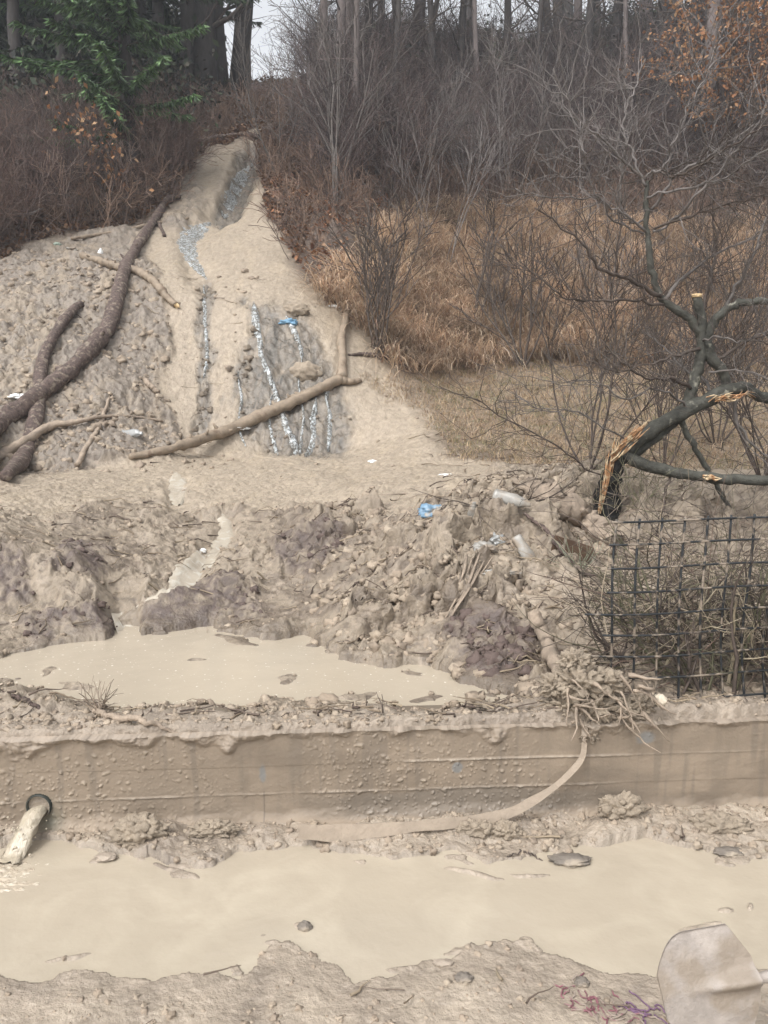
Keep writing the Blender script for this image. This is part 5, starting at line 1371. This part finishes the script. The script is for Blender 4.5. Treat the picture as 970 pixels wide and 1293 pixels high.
RT = [(408,165,8,.08,.03,0,'slender pale tree beside the sky gap, nearest the gully',1), (428,140,10,.10,.03,1,'forked pale tree one step uphill of the sky gap',1), (440,120,11,.11,.02,0,'slim grey tree on the shoulder above the tall pale sapling',1),
      (462,112,11,.10,.04,0,'slim tree leaning slightly outward on the shoulder of the ridge',0), (483,100,12,.10,-.02,1,'forked dark tree where the ridge starts to climb',0), (503,95,12,.09,0,0,'thin dark tree between the forked tree and the first stout ridge trunk',0),
      (525,96,13,.17,0,0,'first stout dark trunk on the climbing ridge',0), (593,72,14,.15,.01,0,'straight dark trunk on the ridge above the brush centre',0), (622,58,14,.20,0,0,'broad trunk standing close beside the straight one on the ridge',0),
      (560,82,12,.08,.02,0,'thin grey tree between two stout trunks on the ridge',1), (655,50,13,.10,-.02,1,'forked grey tree on the ridge crest',1), (704,96,14,.15,0,0,'dark trunk standing below the crest, first of a close trio',0), (716,52,15,.19,0,0,'thick trunk on the crest, middle of a close trio',0),
      (728,92,14,.12,.01,0,'brown trunk below the crest, last of a close trio',1), (750,58,15,.17,0,0,'straight trunk just past the close trio',0), (767,42,14,.11,0,0,'narrow dark trunk just past the straight one',0), (790,152,9,.06,.01,0,'thin pale pole-like tree growing well below the crest',1),
      (815,62,15,.19,0,0,'thick pale trunk on the crest above the broken tree',1), (845,72,15,.17,.005,0,'near half of a twin pair of dark trunks on the crest',0), (857,58,15,.17,-.005,0,'far half of a twin pair of dark trunks on the crest',0), (882,112,15,.18,0,0,'thick brown trunk rooted below the twin pair',0),
      (893,200,13,.15,0,0,'reddish bare trunk rooted lowest, in front of the orange leaves',1), (917,122,15,.19,.008,0,'tall dark trunk rising behind the orange-leaved shrub',0), (931,60,14,.13,0,0,'slender crest trunk behind the orange-leaved shrub',0), (950,48,14,.10,0,0,'thin crest trunk near the picture edge',0), (968,78,15,.22,0,0,'stoutest trunk at the picture edge',0),
      (303,108,14,.19,.06,0,'dark leaning trunk just beside the sky gap',0), (321,104,9,.05,-.01,0,'thin dark pole standing in the sky gap',0), (280,118,14,.16,.0,1,'forked dark trunk among ivy beside the leaning one',0), (258,128,14,.26,-.02,0,'massive dark trunk beside the gully head',0), (236,140,13,.14,.02,0,'dark trunk shaded by the spruces near the gully head',0), (1010,80,15,.2,0,0,'stout trunk outside the picture edge on the ridge',0), (1060,70,15,.17,0,0,'second trunk outside the picture edge on the ridge',0)]
RT += [(448,205,8,.055,.03,0,'slim bare tree low on the brushy slope, just beyond the tall pale sapling',1), (497,180,9,.06,-.02,0,'slim upright tree halfway up the brush, nearest the sky gap side of the slope',0), (545,165,10,.08,.02,1,'forked dark tree rising out of the brush below the first stout trunk',0),
       (578,150,11,.08,0,0,'slim dark tree in the brush below the straight ridge trunk',0), (607,190,9,.06,-.03,0,'thin leaning tree deep in the brush over the grass bank',1), (640,140,11,.09,.01,0,'dark tree in the brush below the forked grey crest tree',0), (672,170,10,.07,.02,0,'thin dark tree in the brush just downhill of the close trio',0),
       (694,130,12,.10,-.01,0,'dark tree a few metres below the close trio',0), (738,135,12,.11,.0,0,'dark tree below the straight trunk past the trio',0), (772,110,13,.12,.01,0,'dark trunk just below the narrow crest trunk',0), (832,125,12,.11,-.02,1,'forked dark tree below the twin pair',0), (868,160,11,.08,.02,0,'slim dark tree between the lowest reddish trunk and the thick brown one',0), (942,150,12,.11,0,0,'dark trunk low among the orange leaves near the picture edge',0)]
for i, (a, b_, h, r, ln, fk, lab, pale) in enumerate(RT):
    bare_tree(G(a, b_), h, r * 1.15, lab, 600 + i, M_trunkp if pale else M_trunk, ln, bool(fk), group='bare trees along the ridge')

# spruces
def spruce(p, h, r, label, seed, low=.25, dens=46, green=1.0, reach=.22, side=None, dq=120):
    r_ = np.random.default_rng(seed); root = thing('spruce_tree', p[:], label, 'tree', 'spruces on the dark slope')
    b = MB(); P = [np.array(p) + (0, 0, -.3) + np.array([r_.normal() * .015 * i, r_.normal() * .015 * i, h * i / 9]) for i in range(10)]
    b.tube(P, np.linspace(r * 1.2, r * .15, 10), 10, lump=.04, rng=r_); b.build('trunk', M_trunk, root)
    bb = MB(); V_, Q_, C_ = [], [], []; nq = 0
    for k in range(dens):
        t = low + (1 - low) * (k + r_.random()) / dens; q = np.array(p) + (0, 0, h * t); a = r_.uniform(0, 6.28)
        if side is not None and r_.random() < .6: a = side + r_.normal() * .7
        L = h * reach * (1.05 - t) * r_.uniform(.5, 1.15) + .25; n = 9; d = np.array([math.cos(a), math.sin(a), .10]); BP = [q]
        for i in range(n - 1):
            d = d + np.array([r_.normal() * .06, r_.normal() * .06, -.07 + .02 * i]); d /= np.linalg.norm(d); BP.append(BP[-1] + d * L / (n - 1))
        BP = np.array(BP); bb.tube(BP, np.linspace(.022, .005, n), 4, cap=False)
        m = int(dq * L); s = r_.random(m) ** .8; i = np.minimum((s * (n - 1)).astype(int), n - 2); f = (s * (n - 1) - i)[:, None]
        o = BP[i] * (1 - f) + BP[i + 1] * f; dr = BP[i + 1] - BP[i]; dr /= np.linalg.norm(dr, axis=1)[:, None]
        sd = np.cross(dr, [0, 0, 1]); sg = r_.choice([-1, 1], m)[:, None]
        sp_ = dr * r_.uniform(.3, .9, (m, 1)) + sd * sg * r_.uniform(.2, .9, (m, 1)) + np.array([0, 0, -1]) * r_.uniform(.1, 1.0, (m, 1)); sp_ /= np.linalg.norm(sp_, axis=1)[:, None]
        ln = r_.uniform(.10, .30, (m, 1)) * (1.1 - .5 * s[:, None]); nn = np.cross(sp_, r_.normal(size=(m, 3))); nn /= np.linalg.norm(nn, axis=1)[:, None]; wv = nn * r_.uniform(.006, .013, (m, 1)) * (1.7 if dq < 200 else 1)
        A = o - wv; B = o + wv; Cc = o + sp_ * ln * .6 + wv * 1.2; Dd = o + sp_ * ln; E = o + sp_ * ln * .6 - wv * 1.2
        V_.append(np.stack([A, B, Cc, Dd], 1).reshape(-1, 3)); V_.append(np.stack([A, Dd, E, A + .001], 1).reshape(-1, 3))
        for _ in range(2): C_.append(np.repeat(palette(r_, m, [(.030, .050, .022), (.045, .075, .030), (.060, .105, .038), (.028, .040, .026)], .25) * green * (.8 + .5 * s[:, None]), 4, 0))
    V_ = np.vstack(V_); C_ = np.vstack(C_)
    cr = link('crown', mesh_from('crown', V_, np.arange(len(V_)).reshape(-1, 4), None, C_), M_needle, root)
    o = bb.build('branches', M_twigdark, cr); o.parent = cr; o.location = (0, 0, 0)
    return root
SPR = [(165,250,9,.11,'nearest spruce, low green boughs drooping beside the gully',.09,90,2.1,.20), (83,190,12,.12,'spruce with a bare lower trunk, beside the nearest one',.16,70,1.7,.24), (27,200,13,.12,'dark spruce near the picture edge',.22,60,1.0,.22),
       (205,150,12,.13,'spruce behind the nearest one, close to the gully head',.2,60,.9,.2), (120,140,13,.15,'tall spruce between the two foremost spruces, further uphill',.2,60,.9,.22), (60,130,14,.17,'tall dark spruce uphill of the picture-edge one',.18,60,.8,.22),
       (-40,180,13,.16,'spruce outside the picture edge, low on the slope',.12,60,.9,.24), (-5,120,14,.16,'spruce far up the slope at the picture edge',.15,60,.8,.22), (245,110,12,.12,'slim spruce high up near the massive trunk',.15,56,1.0,.16), (180,110,14,.15,'spruce high on the slope behind the front row',.15,60,.8,.22), (-110,160,13,.17,'spruce well outside the picture edge',.12,60,.9,.24)]
for i, (a, b_, h, r, lab, lo, de, gr, re) in enumerate(SPR): spruce(G(a, b_), h, r, lab, 700 + i, lo, de, gr, re, side=(-2.2 if i == 0 else None), dq=(300 if i < 2 else 200))

# thin leaves and blades let some light through
def let_light_through(m, amt):
    nt = m.node_tree; b = nt.nodes['Principled BSDF']; out = [n for n in nt.nodes if n.type == 'OUTPUT_MATERIAL'][0]
    t = N(nt, 'ShaderNodeBsdfTranslucent'); mx = N(nt, 'ShaderNodeMixShader'); mx.inputs[0].default_value = amt
    nt.links.new(b.inputs['Base Color'].links[0].from_socket, t.inputs['Color'])
    nt.links.new(b.outputs[0], mx.inputs[1]); nt.links.new(t.outputs[0], mx.inputs[2]); nt.links.new(mx.outputs[0], out.inputs[0])
let_light_through(M_grass, .35); let_light_through(M_leafy, .25)

# damp air
def haze():
    b = MB(); b.box(0, 24, 16.5, 130, 118, 41)
    m = bpy.data.materials.new('damp_air'); m.use_nodes = True; nt = m.node_tree; nt.nodes.clear()
    o = N(nt, 'ShaderNodeOutputMaterial'); v = N(nt, 'ShaderNodeVolumePrincipled'); v.inputs['Color'].default_value = (.86, .92, 1, 1); v.inputs['Density'].default_value = HAZE; v.inputs['Anisotropy'].default_value = .2
    nt.links.new(v.outputs[0], o.inputs['Volume'])
    tag(b.build('haze', m, smooth=False), 'thin damp air over the slope', kind='stuff')
HAZE = .0022
haze()
S.cycles.volume_bounces = 1
